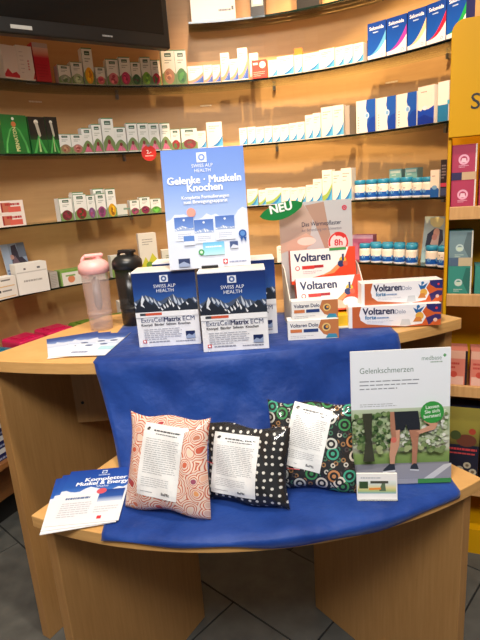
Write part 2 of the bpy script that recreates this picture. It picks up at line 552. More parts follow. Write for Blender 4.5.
for i in range(NX + 1):
    t = i / NX
    xt = -0.372 + 0.785 * t + (0.004 * sin(7 * t))                       # across the upper top
    xb = -0.322 + 0.762 * t                       # across the lower top
    xb2 = -0.305 + 0.742 * t
    c_ = []
    yb_ = 1.62 - 0.10 * abs(t - 0.45)
    for k in range(9):
        s = k / 8
        y = yb_ + (yu(xt) - yb_) * s
        c_.append((xt - 0.004 * s, y, ZU + 0.001 + 0.0016 * hash_wave(xt, y) * (1 if k < 8 else 0.4)))
    c_.append((xt, yu(xt) - 0.0035, ZU - 0.002))
    for k in range(1, 13):
        s = k / 12
        x = xt + (xb - xt) * s
        fold = 0.007 * sin(24 * x + 1.0 + 2 * s) * sin(pi * s) + 0.004 * sin(63 * x + 5 * s) * s + 0.003 * sin(41 * x - 9 * s)
        c_.append((x, yu(xt) - 0.006 - 0.082 * s ** 1.7 + fold - 0.004, ZU - 0.004 - (ZU - ZL - 0.010) * s))
    y0 = c_[-1][1]
    for k in range(1, 9):
        s = k / 8
        x = xb + (xb2 - xb) * s
        y = y0 + (yl(x) - 0.003 - y0) * s
        c_.append((x, y, ZL + 0.0012 + (0.0045 * hash_wave(x * 1.2, y * 1.6) + 0.002 * abs(sin(33 * x + 21 * y)) ) * (1 - 0.6 * s)))
    hang = 0.014 + 0.006 * sin(9 * xb2) + 0.003 * sin(31 * xb2)
    c_.append((xb2, yl(xb2) - 0.006, ZL - 0.004))
    c_.append((xb2 - 0.002, yl(xb2) - 0.007, ZL - hang))
    rows_.append(c_)
K = len(rows_[0])
cv = [p for r in rows_ for p in r]
cf = [(i * K + k, (i + 1) * K + k, (i + 1) * K + k + 1, i * K + k + 1) for i in range(NX) for k in range(K - 1)]
cl = link('table_cloth', mesh(cv, [f[::-1] for f in cf]), M_CLOTH, smooth=True)
sd = cl.modifiers.new('thickness', 'SOLIDIFY'); sd.thickness = 0.0008; sd.offset = 1
tag(cl, 'sheer royal blue cloth draped over both tiers of the table', 'tablecloth')

# ------------------------------------------------------------------ cartons
def carton(name, w, h, d, loc, rz, art, label, cat='box', group=None, body=M_WHITE, side=None, tilt=0, pm=None, bev=0):
    o = link(name, box_mesh(-w / 2, w / 2, -d / 2, d / 2, 0, h), body, None, loc, (tilt, 0, rz))
    tag(o, label, cat, group)
    if art:
        link('front_print', art.mesh(), pm or M_PRINT, o, (0, -d / 2 - 0.0002, 0))
    if bev: bevel(o, bev, 3)
    return o

def on_shelf(k, th, d, r=1.03):
    x, y = pol(th, r + d / 2)
    return (x, y, ZS[k] + 0.0003), -radians(th)

def art_herb(w, h, pic, pic2, seed):
    """white remedy carton: green name plate at the top, plant picture below, green sides"""
    a = Art(w, h).rect(0, 0, 1, 1, (232, 233, 226))
    a.rect(0, 0, 0.03, 1, (60, 110, 70)).rect(0, 0.97, 1, 1, (70, 130, 80))
    a.rect(0.28, 0.80, 0.76, 0.91, (26, 74, 52))
    a.rect(0.34, 0.83, 0.70, 0.86, (190, 205, 190))
    a.lines(0.25, 0.62, 0.80, 0.76, 2, (130, 140, 130), seed, 0.35)
    a.poly([(0.03 + 0.97 * i / 10, 0.30 + 0.16 * sin(pi * i / 10)) for i in range(11)] + [(1, 0), (0.03, 0)], (120, 150, 92))
    a.disc(0.52, 0.24, 0.38, pic, rv=0.23)
    rn = random.Random(seed)
    for _ in range(7):
        a.disc(0.52 + 0.26 * (rn.random() - 0.5), 0.22 + 0.26 * (rn.random() - 0.5), 0.10 + 0.05 * rn.random(), pic2 if rn.random() < 0.6 else tuple(min(255, int(c * 1.25)) for c in pic), rv=0.06, n=9)
    return a

def art_cone(w, h, seed):
    """white remedy carton with a pink coneflower under a green arch"""
    a = Art(w, h).rect(0, 0, 1, 1, (232, 234, 226))
    a.rect(0, 0.97, 1, 1, (70, 130, 80)).rect(0.25, 0.80, 0.78, 0.91, (26, 74, 52)).rect(0.31, 0.83, 0.72, 0.86, (185, 205, 190))
    a.lines(0.22, 0.60, 0.80, 0.74, 2, (150, 160, 140), seed, 0.3)
    a.poly([(i / 12, 0.28 + 0.22 * sin(pi * i / 12)) for i in range(13)] + [(1, 0.03), (0, 0.03)], (118, 140, 86))
    for i in range(7):
        x = 0.17 + 0.11 * i
        a.poly([(0.42 + 0.027 * i, 0.30), (0.48 + 0.01 * i, 0.30), (x + 0.05, 0.05), (x - 0.05, 0.05)], (226, 118, 150) if i % 2 else (214, 96, 136))
    a.disc(0.5, 0.31, 0.13, (120, 40, 40), rv=0.07)
    return a

def art_blue(w, h, seed, big=False, green=False, orange=False):
    """white homeopathic carton: small print above, a coloured corner sweeping up to the right"""
    a = Art(w, h).rect(0, 0, 1, 1, (240, 232, 222))
    a.lines(0.15, 0.74, 0.85, 0.90, 2, (160, 130, 130), seed, 0.35)
    a.lines(0.15, 0.62, 0.7, 0.70, 1, (180, 160, 160), seed + 3, 0.35)
    c1 = (38, 128, 196) if not orange else (70, 110, 190)
    hh = 0.62 if big else 0.48
    if green:
        a.poly([(0, 0.03), (0, 0.20)] + [(0.1 * i, 0.20 + (hh - 0.1) * (0.1 * i) ** 2) for i in range(1, 11)] + [(1, 0.03)], (150, 180, 90))
    if orange:
        a.poly([(0.0, 0.16)] + [(0.1 * i, 0.16 + hh * (0.1 * i) ** 2.0) for i in range(1, 11)] + [(1, 0.03), (0, 0.03)], (238, 150, 110))
    a.poly([(0.04, 0.03)] + [(0.04 + 0.096 * i, 0.03 + (hh - 0.06) * (0.1 * i) ** 2.2) for i in range(1, 11)] + [(1, 0.03)], c1)
    a.poly([(0.5, 0.03)] + [(0.5 + 0.05 * i, 0.03 + (hh - 0.1) * (0.1 * i) ** 2.2) for i in range(1, 11)] + [(1, 0.03)], (92, 178, 222) if not orange else (46, 86, 170))
    return a

def art_deep(w, h, c, seed):
    """deep blue carton with a coloured swoosh from lower left to the right edge"""
    a = Art(w, h).grad(0, 0, 1, 1, [(0, (20, 92, 190)), (0.5, (10, 76, 172)), (1, (8, 58, 146))])
    sw = lambda p, top: [(0, 0.10)] + [(0.1 * i, 0.10 + top * (0.1 * i) ** p) for i in range(1, 11)] + [(1, 0.0), (0, 0.0)]
    a.poly(sw(2.0, 0.62), c)
    a.poly(sw(2.6, 0.36), (236, 236, 240))
    a.text('Selomida', 0.10, 0.80, 0.135, (235, 240, 250), bold=0.012, maxw=0.78)
    a.lines(0.30, 0.71, 0.80, 0.76, 1, (180, 200, 235), seed, 0.6)
    a.ring(0.80, 0.08, 0.05, 0.07, (90, 120, 180))
    return a

def art_wave(w, h, seed):
    a = Art(w, h).rect(0, 0, 1, 1, (236, 230, 222))
    a.poly([(0.55, 1), (0.50, 0.75), (0.60, 0.5), (0.55, 0.25), (0.60, 0), (1, 0), (1, 1)], (24, 84, 176))
    a.poly([(0.60, 0.0), (0.56, 0.2), (0.75, 0.42), (1, 0.48), (1, 0)], (12, 62, 160))
    a.disc(0.56, 0.52, 0.12, (190, 214, 236), rv=0.10).disc(0.56, 0.52, 0.07, (120, 170, 220), rv=0.06)
    a.lines(0.08, 0.06, 0.16, 0.55, 6, (110, 120, 140), seed, 0.4)
    return a

def art_waves_top(w, h):
    a = Art(w, h).rect(0, 0, 1, 1, (238, 224, 214))
    a.poly([(0, 0), (0, 0.40), (0.2, 0.36), (0.42, 0.45), (0.62, 0.38), (0.82, 0.42), (1, 0.46), (1, 0)], (18, 66, 176))
    a.poly([(0, 0), (0, 0.18), (0.4, 0.26), (1, 0.12), (1, 0)], (10, 48, 150))
    a.disc(0.45, 0.43, 0.16, (220, 226, 238), rv=0.06)
    a.lines(0.2, 0.84, 0.8, 0.89, 1, (200, 130, 120), 4, 0.5)
    return a

def series(k, rows, fn, name, kind, group, d=0.045, depth_fn=None):
    for i, (th, w, h) in enumerate(rows):
        loc, rz = on_shelf(k, th, d)
        rz += radians(random.uniform(-1.2, 1.2))
        carton(name, w * 0.95, h, d, loc, rz, fn(i, w * 0.95, h), kind(i), 'box', group)

# --- second shelf from the top
def art_redswirl(w, h):
    a = Art(w, h).rect(0, 0, 1, 1, (236, 226, 220))
    a.poly([(0, 0.04), (0, 0.12), (0.25, 0.30), (0.5, 0.16), (0.8, 0.22), (1, 0.12), (1, 0.04)], (206, 34, 56))
    a.lines(2.0, 0.35, 0.5, 0.9, 5, (190, 180, 180), 3, 0.2)
    return a
def art_redcorner(w, h):
    a = Art(w, h).rect(0, 0, 1, 1, (238, 230, 224))
    a.lines(0.62, 0.30, 0.72, 0.62, 4, (206, 80, 90), 3, 0.6, 1.0)
    a.lines(0.15, 0.2, 0.4, 0.92, 6, (200, 190, 190), 5, 0.2)
    a.poly([(0.85, 0.04), (1, 0.04), (1, 0.25)], (200, 60, 60))
    return a
def art_redbox(w, h):
    a = Art(w, h).rect(0, 0, 1, 1, (196, 20, 48))
    a.grad(0, 0.62, 1, 0.88, [(0, (196, 30, 54)), (0.4, (226, 150, 130)), (1, (232, 196, 180))])
    a.rect(0, 0.88, 1, 1, (196, 178, 172)).lines(2.8, 0.92, 0.7, 0.96, 1, (120, 60, 60), 2, 0.7)
    a.lines(0.15, 0.12, 0.85, 0.5, 5, (170, 10, 36), 6, 0.2)
    return a
M_RED = mat('red_card', (196, 30, 50), 0.45)
for th, w, h, fn, lb, bd in [(-47.7, 0.067, 0.118, art_redswirl, 'white carton with red swirl at its foot, far left on second shelf', M_WHITE),
                             (-44.3, 0.070, 0.124, art_redcorner, 'white carton with sideways red print beside the red carton, second shelf', M_WHITE),
                             (-40.6, 0.070, 0.142, art_redbox, 'tall red carton with pinkish top under the television', M_RED)]:
    loc, rz = on_shelf(2, th, 0.05)
    carton('medicine_carton', w * 0.88, h, 0.05, loc, rz, fn(w * 0.88, h), lb, 'box', None, bd)
herb2 = [(-35.8, 0.054, 0.069, (150, 160, 140), (90, 120, 80), 'pale herb'), (-32.8, 0.051, 0.084, (170, 186, 150), (110, 150, 90), 'light green herb'),
         (-30.0, 0.047, 0.141, (232, 168, 20), (200, 120, 10), 'tall yellow flower'), (-27.3, 0.043, 0.070, (214, 110, 120), (190, 60, 90), 'small rosy pink'),
         (-24.3, 0.056, 0.103, (206, 120, 130), (170, 60, 80), 'dusty pink blossom'), (-21.3, 0.052, 0.113, (190, 60, 100), (150, 40, 70), 'crimson blossom'),
         (-18.7, 0.044, 0.094, (60, 100, 60), (110, 60, 70), 'dark green leaf'), (-16.2, 0.046, 0.114, (130, 180, 60), (90, 150, 50), 'bright green fruit'),
         (-13.8, 0.044, 0.102, (190, 50, 70), (90, 120, 60), 'red berry'), (-10.6, 0.063, 0.141, (176, 130, 100), (150, 100, 80), 'tall brown root'),
         (-7.5, 0.054, 0.140, (70, 130, 50), (40, 100, 40), 'tall dark green cucumber')]
series(2, [q[:3] for q in herb2], lambda i, w, h: art_herb(w, h, herb2[i][3], herb2[i][4], i + 3), 'remedy_carton',
       lambda i: f'white remedy carton with {herb2[i][5]} picture on second shelf from top', 'herbal remedy cartons on the second shelf')
ora = [(-4.0, 0.072, 0.072), (-0.9, 0.041, 0.073), (1.2, 0.036, 0.071), (3.5, 0.041, 0.117), (5.6, 0.041, 0.089), (7.9, 0.046, 0.130)]
olab = ['wide low white carton with orange and blue swoosh, second shelf', 'second of the orange-and-blue swoosh cartons from the left, second shelf',
        'third and narrowest low orange-and-blue swoosh carton, second shelf', 'slim tall white carton between two low swoosh cartons, second shelf',
        'mid-height white swoosh carton left of the tallest one, second shelf', 'tallest white swoosh carton, left of the small red box']
series(2, ora, lambda i, w, h: art_blue(w, h, i + 20, orange=True), 'medicine_carton', lambda i: olab[i], 'swoosh cartons in the middle of the second shelf')
loc, rz = on_shelf(2, 10.3, 0.04, 1.085)
carton('medicine_carton', 0.04, 0.117, 0.04, loc, rz, art_blue(0.04, 0.117, 31, orange=True), 'white carton standing behind the small red box, second shelf', 'box')
a = Art(0.066, 0.074).rect(0, 0, 1, 1, (214, 62, 40)).disc(0.72, 0.72, 0.22, (240, 220, 206)).lines(0.08, 0.12, 0.9, 0.42, 3, (240, 190, 170), 8, 0.3).rect(0.08, 0.74, 0.4, 0.86, (240, 226, 216))
loc, rz = on_shelf(2, 12.0, 0.05)
carton('medicine_carton', 0.062, 0.074, 0.05, loc, rz, a, 'small orange-red box with white round spot on second shelf', 'box', None, mat('orange_red_card', (214, 62, 40), 0.45))
bl2 = [(15.3, 0.041, 0.067), (18.5, 0.077, 0.076), (21.7, 0.036, 0.072), (24.8, 0.076, 0.071), (28.8, 0.071, 0.075), (31.9, 0.040, 0.073), (34.1, 0.040, 0.073), (36.5, 0.046, 0.072)]
series(2, bl2, lambda i, w, h: art_blue(w, h, i + 40), 'medicine_carton', lambda i: f'{ORD[i]} white carton with blue corner right of the red box, second shelf', 'blue-cornered cartons on the second shelf', 0.05)
a = Art(0.036, 0.028).rect(0, 0, 1, 1, (226, 130, 40)).lines(3.4, 0.2, 0.9, 0.8, 2, (240, 190, 120), 2)
x, y = pol(21.7, 1.05)
carton('shelf_marker', 0.034, 0.016, 0.02, (x, y, ZS[2] + 0.0726), -radians(21.7), a, 'small orange block lying on a white carton, second shelf', 'box', None, mat('orange_card', (226, 130, 40), 0.5))
loc, rz = on_shelf(2, 38.3, 0.05, 1.06)
carton('medicine_carton', 0.016, 0.080, 0.05, loc, rz, None, 'dark brown slim carton end beside the first deep blue carton', 'box', None, mat('dark_brown_card', (70, 40, 34), 0.5))
deep = [(40.9, 0.082, 0.132, (96, 176, 226), 'light blue'), (45.6, 0.089, 0.132, (176, 60, 170), 'purple'), (50.3, 0.080, 0.134, (232, 200, 160), 'cream'),
        (54.8, 0.083, 0.135, (226, 30, 60), 'red'), (59.3, 0.081, 0.139, (30, 160, 80), 'green')]
series(2, [q[:3] for q in deep], lambda i, w, h: art_deep(w, h, deep[i][3], i), 'powder_carton', lambda i: f'deep blue carton with {deep[i][4]} swoosh on second shelf', 'deep blue cartons on the second shelf', 0.05)
for o in col.objects:
    if o.name.startswith('powder_carton'): o.data.materials[0] = M_NAVY

# --- third shelf from the top
def art_green(w, h, dark, seed):
    a = Art(w, h).grad(0, 0, 1, 1, [(0, (14, 96, 40)), (0.6, (22, 128, 50)), (1, (12, 92, 38))])
    if dark:
        a.grad(0, 0.38, 1, 1, [(0, (20, 60, 30)), (0.25, (22, 26, 22)), (1, (16, 18, 16))])
        a.disc(0.46, 0.86, 0.13, (226, 220, 200)).poly([(0.36, 0.86), (0.56, 0.84), (0.66, 0.5), (0.52, 0.42)], (186, 180, 160))
        a.poly([(0.1, 0.02), (0.5, 0.52), (0.9, 0.02), (0.75, 0.02), (0.5, 0.36), (0.25, 0.02)], (70, 170, 80))
        a.poly([(0.44, 0.05), (0.56, 0.05), (0.52, 0.42), (0.48, 0.42)], (180, 206, 140))
    else:
        a.poly([(0.05, 0.02), (0.12, 0.3), (0.3, 0.62), (0.46, 0.72), (0.32, 0.56), (0.16, 0.25), (0.12, 0.02)], (86, 176, 90))
        a.poly([(0.95, 0.02), (0.88, 0.3), (0.7, 0.62), (0.52, 0.72), (0.66, 0.56), (0.82, 0.25), (0.86, 0.02)], (70, 164, 80))
        a.disc(0.48, 0.90, 0.05, (214, 220, 200)).disc(0.48, 0.76, 0.09, (190, 110, 60))
        a.text('PERNATON', 0.60, 0.06, 0.15, (216, 214, 150), rot=94, bold=0.015, squeeze=0.8)
    return a
gr = [(-56.2, 0.066, 0.139, 0), (-49.3, 0.108, 0.145, 0), (-44.0, 0.070, 0.142, 1), (-40.6, 0.050, 0.144, 1)]
glab = ['green carton cut by the left picture edge, orange fruit on it, third shelf', 'large bright green carton with upright yellowish lettering on third shelf',
        'black and green carton right of the bright green one, third shelf', 'narrow black and green carton next to the white remedy cartons, third shelf']
for i, (th, w, h, dk) in enumerate(gr):
    loc, rz = on_shelf(3, th, 0.05)
    a = art_green(w, h, dk, i)
    if i == 0: a.disc(1.5, 0.86, 0.2, (226, 120, 40)).disc(1.1, 0.95, 0.12, (206, 60, 30), rv=0.04)
    carton('ointment_carton', w, h, 0.05, loc, rz, a, glab[i], 'box', 'green cartons on the third shelf', M_GREEN)
for i, th in enumerate((-38.0, -35.1)):
    loc, rz = on_shelf(3, th, 0.045)
    carton('remedy_carton', 0.048, 0.078, 0.045, loc, rz, art_herb(0.052, 0.078, ((150, 120, 90), (176, 120, 110))[i], (150, 70, 60), 60 + i),
           ('low remedy carton with brown picture right of the green cartons, third shelf', 'low remedy carton with rosy brown picture, second right of green cartons')[i], 'box', 'herbal remedy cartons on the third shelf')
cone = [(-32.5, 0.046, 0.103), (-30.0, 0.042, 0.119), (-27.2, 0.054, 0.144), (-24.3, 0.054, 0.106), (-21.3, 0.050, 0.122), (-18.5, 0.050, 0.121), (-15.8, 0.050, 0.119), (-13.0, 0.048, 0.118)]
series(3, cone, lambda i, w, h: art_cone(w, h, i + 70), 'remedy_carton',
       lambda i: f'{ORD[i]} coneflower carton from the left on third shelf' + (', the tallest' if i == 2 else ''), 'coneflower cartons on the third shelf')
misc3 = [(-10.5, 0.046, 0.090, (150, 40, 40), (90, 120, 60), 'dark red fruit', 0), (-7.0, 0.079, 0.091, (130, 50, 50), (110, 90, 60), 'wide row of brown capsules', 0)]
series(3, [q[:3] for q in misc3], lambda i, w, h: art_herb(w, h, misc3[i][3], misc3[i][4], 80 + i), 'remedy_carton', lambda i: f'white remedy carton with {misc3[i][5]} picture just above the blue poster', 'remedy cartons above the poster')
series(3, [(-3.8, 0.042, 0.075), (-0.4, 0.075, 0.110)], lambda i, w, h: art_blue(w, h, 90 + i), 'medicine_carton',
       lambda i: ('low white carton peeking over the top of the blue poster', 'wide tall white carton with blue corner over the blue poster')[i], 'white cartons above the poster')
bl3 = [(6.9, 0.037, 0.075), (9.1, 0.040, 0.076), (11.3, 0.040, 0.073), (13.4, 0.037, 0.074), (15.5, 0.037, 0.072), (17.6, 0.042, 0.073), (19.8, 0.037, 0.075), (21.8, 0.037, 0.076), (23.9, 0.037, 0.101), (25.9, 0.037, 0.105), (28.5, 0.055, 0.124), (31.3, 0.050, 0.125)]
series(3, bl3, lambda i, w, h: art_blue(w, h, i + 100), 'medicine_carton', lambda i: f'{ORD[i]} white blue-cornered carton right of the poster, third shelf', 'blue-cornered cartons on the third shelf', 0.055)
loc, rz = on_shelf(3, 33.6, 0.08, 1.035)
carton('medicine_carton', 0.02, 0.118, 0.09, loc, rz, Art(0.02, 0.118).rect(0, 0, 1, 1, (170, 160, 150)).lines(3.5, 0.1, 0.9, 0.9, 9, (120, 112, 108), 4), 'narrow grey printed carton end beside the tall white cartons, third shelf', 'box', None, M_GREYC)
wv3 = [(38.2, 0.090, 0.128), (43.2, 0.089, 0.126), (48.2, 0.092, 0.126)]
series(3, wv3, lambda i, w, h: art_wave(w, h, i + 120), 'medicine_carton', lambda i: f'{ORD[i]} half white half blue wavy carton from the left, third shelf', 'blue wave cartons on the third shelf', 0.05)
loc, rz = on_shelf(3, 52.8, 0.05)
carton('medicine_carton', 0.070, 0.137, 0.05, loc, rz, art_waves_top(0.070, 0.137), 'tall carton white above and blue waves below, third shelf', 'box')
a = Art(0.045, 0.139).rect(0, 0, 1, 1, (232, 230, 226)).rect(0, 0, 1, 0.42, (36, 120, 170)).rect(3.4, 0.42, 0.9, 0.52, (60, 160, 200)).disc(2.1, 0.12, 0.45, (226, 226, 230), rv=0.12).lines(3.1, 0.75, 0.8, 0.85, 2, (150, 140, 140), 3)
loc, rz = on_shelf(3, 56.9, 0.05)
carton('medicine_carton', 0.045, 0.139, 0.05, loc, rz, a, 'slim white carton with teal jar picture next to the yellow rack', 'box')
x, y = pol(56.5, 1.16)
ring = link('round_wall_sticker', lathe([(0.02, 0), (0.02, 0.002)], 24), M_WHITE, None, (pol(55.5, 1.2175)[0], pol(55.5, 1.2175)[1], 1.735), (pi / 2, 0, -radians(55.5)))
tag(ring, 'small white disc with black ring on the wall near yellow rack', 'sticker')
link('ring_print', Art(0.04, 0.04).ring(1.4, 0.0, 0.26, 0.44, (16, 16, 16)).mesh(), M_PRINT, ring, (0, 0, 0.0021), (-pi / 2, 0, 0))

# --- fourth shelf from the top
def art_tabs(w, h, seed):
    a = Art(w, h).rect(0, 0, 1, 1, (232, 222, 214))
    a.rect(0.5, 0.12, 0.14, 0.85, (190, 110, 86)).rect(0.14, 0.12, 0.2, 0.85, (150, 40, 40))
    a.rect(0.40, 0.10, 0.88, 0.52, (210, 96, 84))
    a.lines(0.30, 0.62, 0.86, 0.84, 1, (170, 40, 50), seed, 0.8, 1.0)
    return a
for i in range(2):
    loc, rz = on_shelf(4, -53.4, 0.05)
    carton('tablet_carton', 0.115, 0.050, 0.05, (loc[0], loc[1], loc[2] + 0.0504 * i), rz + radians(2 * i), art_tabs(0.115, 0.050, i + 2),
           ('lower of two flat white and salmon cartons stacked at far left', 'upper of two flat white and salmon cartons stacked at far left')[i], 'box', 'stacked tablet cartons on the fourth shelf')
herb4 = [(-40.1, 0.061, 0.096, (110, 40, 50), (60, 70, 50), 'dark berry'), (-36.5, 0.062, 0.109, (130, 36, 44), (50, 80, 40), 'wide dark red berry'), (-33.8, 0.039, 0.102, (120, 80, 120), (150, 70, 110), 'narrow purple flower'),
         (-31.3, 0.048, 0.106, (150, 70, 120), (110, 60, 90), 'mauve flower'), (-28.6, 0.046, 0.124, (216, 160, 30), (150, 100, 20), 'tall yellow blossom')]
series(4, [q[:3] for q in herb4], lambda i, w, h: art_herb(w, h, herb4[i][3], herb4[i][4], i + 140), 'remedy_carton', lambda i: f'white remedy carton with {herb4[i][5]} picture on fourth shelf', 'herbal remedy cartons on the fourth shelf')
loc, rz = on_shelf(4, -26.3, 0.05)
carton('remedy_carton', 0.055, 0.052, 0.05, loc, rz, Art(0.055, 0.052).rect(0, 0, 1, 1, (214, 218, 208)).rect(2.8, 0.5, 0.7, 0.66, (120, 150, 130)).rect(0, 0.04, 1, 0.10, (60, 100, 70)), 'low plain whitish carton between remedy cartons, fourth shelf', 'box')
herb4b = [(-22.8, 0.047, 0.067, (140, 60, 90), (70, 90, 60), 'small plum-coloured'), (-20.1, 0.052, 0.077, (130, 40, 70), (80, 40, 60), 'dark plum-coloured'), (-17.3, 0.052, 0.066, (90, 160, 60), (60, 130, 40), 'green leaf')]
series(4, [q[:3] for q in herb4b], lambda i, w, h: art_herb(w, h, herb4b[i][3], herb4b[i][4], i + 150), 'remedy_carton', lambda i: f'white remedy carton with {herb4b[i][5]} picture, fourth shelf left of poster', 'herbal remedy cartons on the fourth shelf')
for i, (th, h) in enumerate([(-35.6, 0.118), (-30.6, 0.128)]):
    loc, rz = on_shelf(4, th, 0.04, 1.09)
    carton('remedy_carton', 0.05, h, 0.04, loc, rz, art_herb(0.05, h, (90, 110, 70), (70, 90, 50), i + 160), ('white carton in the back row behind the wide dark berry carton', 'white carton in the back row behind the tall yellow blossom carton')[i], 'box', 'back row remedy cartons')
bl4 = [(8.4, 0.053, 0.078), (11.0, 0.038, 0.071), (13.9, 0.077, 0.077), (17.2, 0.043, 0.073), (19.4, 0.038, 0.070), (21.5, 0.038, 0.072), (23.6, 0.038, 0.079), (25.6, 0.043, 0.103), (28.1, 0.047, 0.139), (30.6, 0.042, 0.131), (33.1, 0.051, 0.140)]
series(4, bl4, lambda i, w, h: art_blue(w, h, i + 170, big=i in (0, 2), green=i in (0, 1, 2, 8)), 'medicine_carton', lambda i: f'{ORD[i]} white carton with blue corner right of the poster, fourth shelf', 'blue-cornered cartons on the fourth shelf', 0.055)

# jars of minerals
M_JAR = mat('jar_white', (236, 230, 220), 0.35)
M_LID = mat('jar_lid_teal', (34, 128, 168), 0.4)
def jar_parts():
    r = 0.0235
    body = lathe([(r * 0.94, 0), (r, 0.003), (r, 0.056), (r * 0.93, 0.062)], 24)
    lid = lathe([(r * 0.98, 0.0), (r * 1.0, 0.001), (r * 1.0, 0.016), (r * 0.9, 0.0185)], 24)
    def warp(x, y, k): 
        a = x / r
        return (sin(a) * (r + 0.0004 + k), -cos(a) * (r + 0.0004 + k), y)
    w = 2 * pi * r
    A = Art(w, 0.052)
    A.rect(0, 0, 1, 1, (238, 230, 218), 24, 1)
    A.rect(0, 0.10, 1, 0.50, (16, 84, 172), 24, 1)
    A.rect(0, 0.0, 1, 0.10, (214, 224, 236), 24, 1)
    for u in (0.28, 0.5, 0.72): A.disc(u, 0.45, 0.05, (110, 170, 220), rv=0.16, n=10)
    return body, lid, A, warp
jb, jl, jA, jw = jar_parts()
jb.materials.append(M_JAR); jl.materials.append(M_LID)
for me in (jb, jl): me.shade_smooth()
def jar_label(num):
    A = Art(jA.w, jA.h); A.v, A.f, A.c, A.k = list(jA.v), list(jA.f), list(jA.c), jA.k
    if num: A.text(num, 0.43, 0.66, 0.30, (90, 70, 80)).lines(0.5, 0.66, 0.6, 0.80, 1, (150, 140, 150), 3)
    me = A.mesh(0.00004, jw)
    me.materials.append(M_PRINT)
    return me
_jl = {}
def jar(k, th, num, label, group, r=1.055, s=1.0, zz=0):
    x, y = pol(th, r)
    o = link('mineral_jar', jb, None, None, (x, y, ZS[k] + 0.0003 + zz), (0, 0, -radians(th) + random.uniform(-0.15, 0.15)))
    o.scale = (s, s, s)
    tag(o, label, 'jar', group)
    link('lid', jl, None, o, (0, 0, 0.0625))
    if num not in _jl: _jl[num] = jar_label(num)
    link('paper_label', _jl[num], None, o, (0, 0, 0.004))
for i, (th, nm) in enumerate([(36.1, ''), (39.0, '2'), (41.9, '3'), (44.8, '4'), (47.7, '1'), (50.4, '2'), (52.9, '')]):
    jar(4, th, nm, f'{ORD[i]} teal-lidded jar from the left on fourth shelf', 'teal-lidded jars on the fourth shelf', s=1.04 if i < 5 else 0.98)
for i, th in enumerate((43.4, 47.1)):
    loc, rz = on_shelf(4, th, 0.05, 1.11)
    carton('mineral_carton', 0.055, 0.120, 0.05, loc, rz, Art(0.055, 0.120).rect(0, 0, 1, 1, (116, 166, 166)).rect(0.08, 0.86, 0.92, 0.95, (190, 206, 196)).lines(0.2, 0.78, 0.8, 0.84, 1, (200, 214, 206), 4),
           ('left of two grey-green boxes standing behind the jars, fourth shelf', 'right of two grey-green boxes standing behind the jars, fourth shelf')[i], 'box', 'grey-green boxes behind jars', mat('greygreen_card', (120, 160, 160), 0.5))
a = Art(0.038, 0.104).rect(0, 0, 1, 1, (236, 226, 214)).poly([(0, 0), (0, 0.34), (0.5, 0.42), (1, 0.30), (1, 0)], (24, 90, 170)).disc(0.5, 0.36, 0.3, (120, 170, 214), rv=0.08).lines(0.2, 0.76, 0.8, 0.82, 1, (170, 140, 140), 2)
loc, rz = on_shelf(4, 55.4, 0.05)
carton('mineral_carton', 0.038, 0.104, 0.05, loc, rz, a, 'white carton with blue foot right of the fourth-shelf jars', 'box')
a = Art(0.028, 0.139).rect(0, 0, 1, 1, (40, 34, 44)).rect(0, 0.28, 1, 0.38, (190, 60, 90)).rect(0, 0.04, 1, 0.24, (60, 70, 110)).lines(0.15, 0.5, 0.85, 0.9, 5, (130, 120, 130), 2)
loc, rz = on_shelf(4, 57.6, 0.05)
carton('slim_carton', 0.028, 0.139, 0.05, loc, rz, a, 'slim black carton with pink stripe at end of fourth shelf', 'box', None, M_BLACK)

# --- fifth shelf from the top
for i, th in enumerate((37.2, 40.2, 43.1, 46.1, 49.2)):
    jar(5, th, '', f'{ORD[i]} teal-lidded jar from the left on lowest glass shelf', 'teal-lidded jars on the lowest shelf', s=1.04)
for i, th in enumerate((38.6, 41.6, 44.5, 47.6)):
    jar(5, th, '', f'{ORD[i]} teal-lidded jar of the back row on lowest glass shelf', 'teal-lidded jars on the lowest shelf', r=1.115, s=1.04)
for i, (th, nm) in enumerate([(54.3, ''), (57.3, '7')]):
    jar(5, th, nm, ('left jar of the pair in front of the photo card', 'right jar of the pair in front of the photo card, numbered')[i], 'teal-lidded jars on the lowest shelf', s=1.04)
w, h = 0.122, 0.195
a = Art(w, h).grad(0, 0, 1, 1, [(0, (120, 160, 180)), (0.4, (176, 196, 200)), (1, (190, 196, 186))])
a.poly([(0.0, 0.0), (0.0, 0.28), (0.5, 0.16), (1, 0.30), (1, 0)], (150, 186, 200))
a.poly([(0.12, 0.35), (0.16, 0.62), (0.42, 0.75), (0.72, 0.72), (0.78, 0.5), (0.6, 0.32)], (60, 66, 86))
a.poly([(0.30, 0.40), (0.42, 0.70), (0.62, 0.66), (0.60, 0.36)], (222, 190, 180)).disc(0.50, 0.66, 0.12, (226, 170, 150), rv=0.09).disc(0.44, 0.56, 0.1, (214, 150, 140), rv=0.07)
a.poly([(0.24, 0.84), (0.20, 0.96), (0.5, 0.985), (0.74, 0.95), (0.72, 0.84), (0.6, 0.76), (0.36, 0.78)], (232, 214, 150))
a.rect(0.7, 0.34, 0.96, 0.40, (60, 120, 160))
x, y = pol(52.6, 1.12)
o = link('photo_card', box_mesh(-w / 2, w / 2, -0.0015, 0.0015, 0, h), M_WHITE, None, (x, y, ZS[5] + 0.0005), (radians(-8), 0, -radians(52.6)))
tag(o, 'standing photo card with head-scarfed figure behind two jars, lowest shelf', 'card')
link('front_print', a.mesh(), M_PRINT, o, (0, -0.0018, 0))
loc, rz = on_shelf(5, 35.2, 0.05, 1.12)
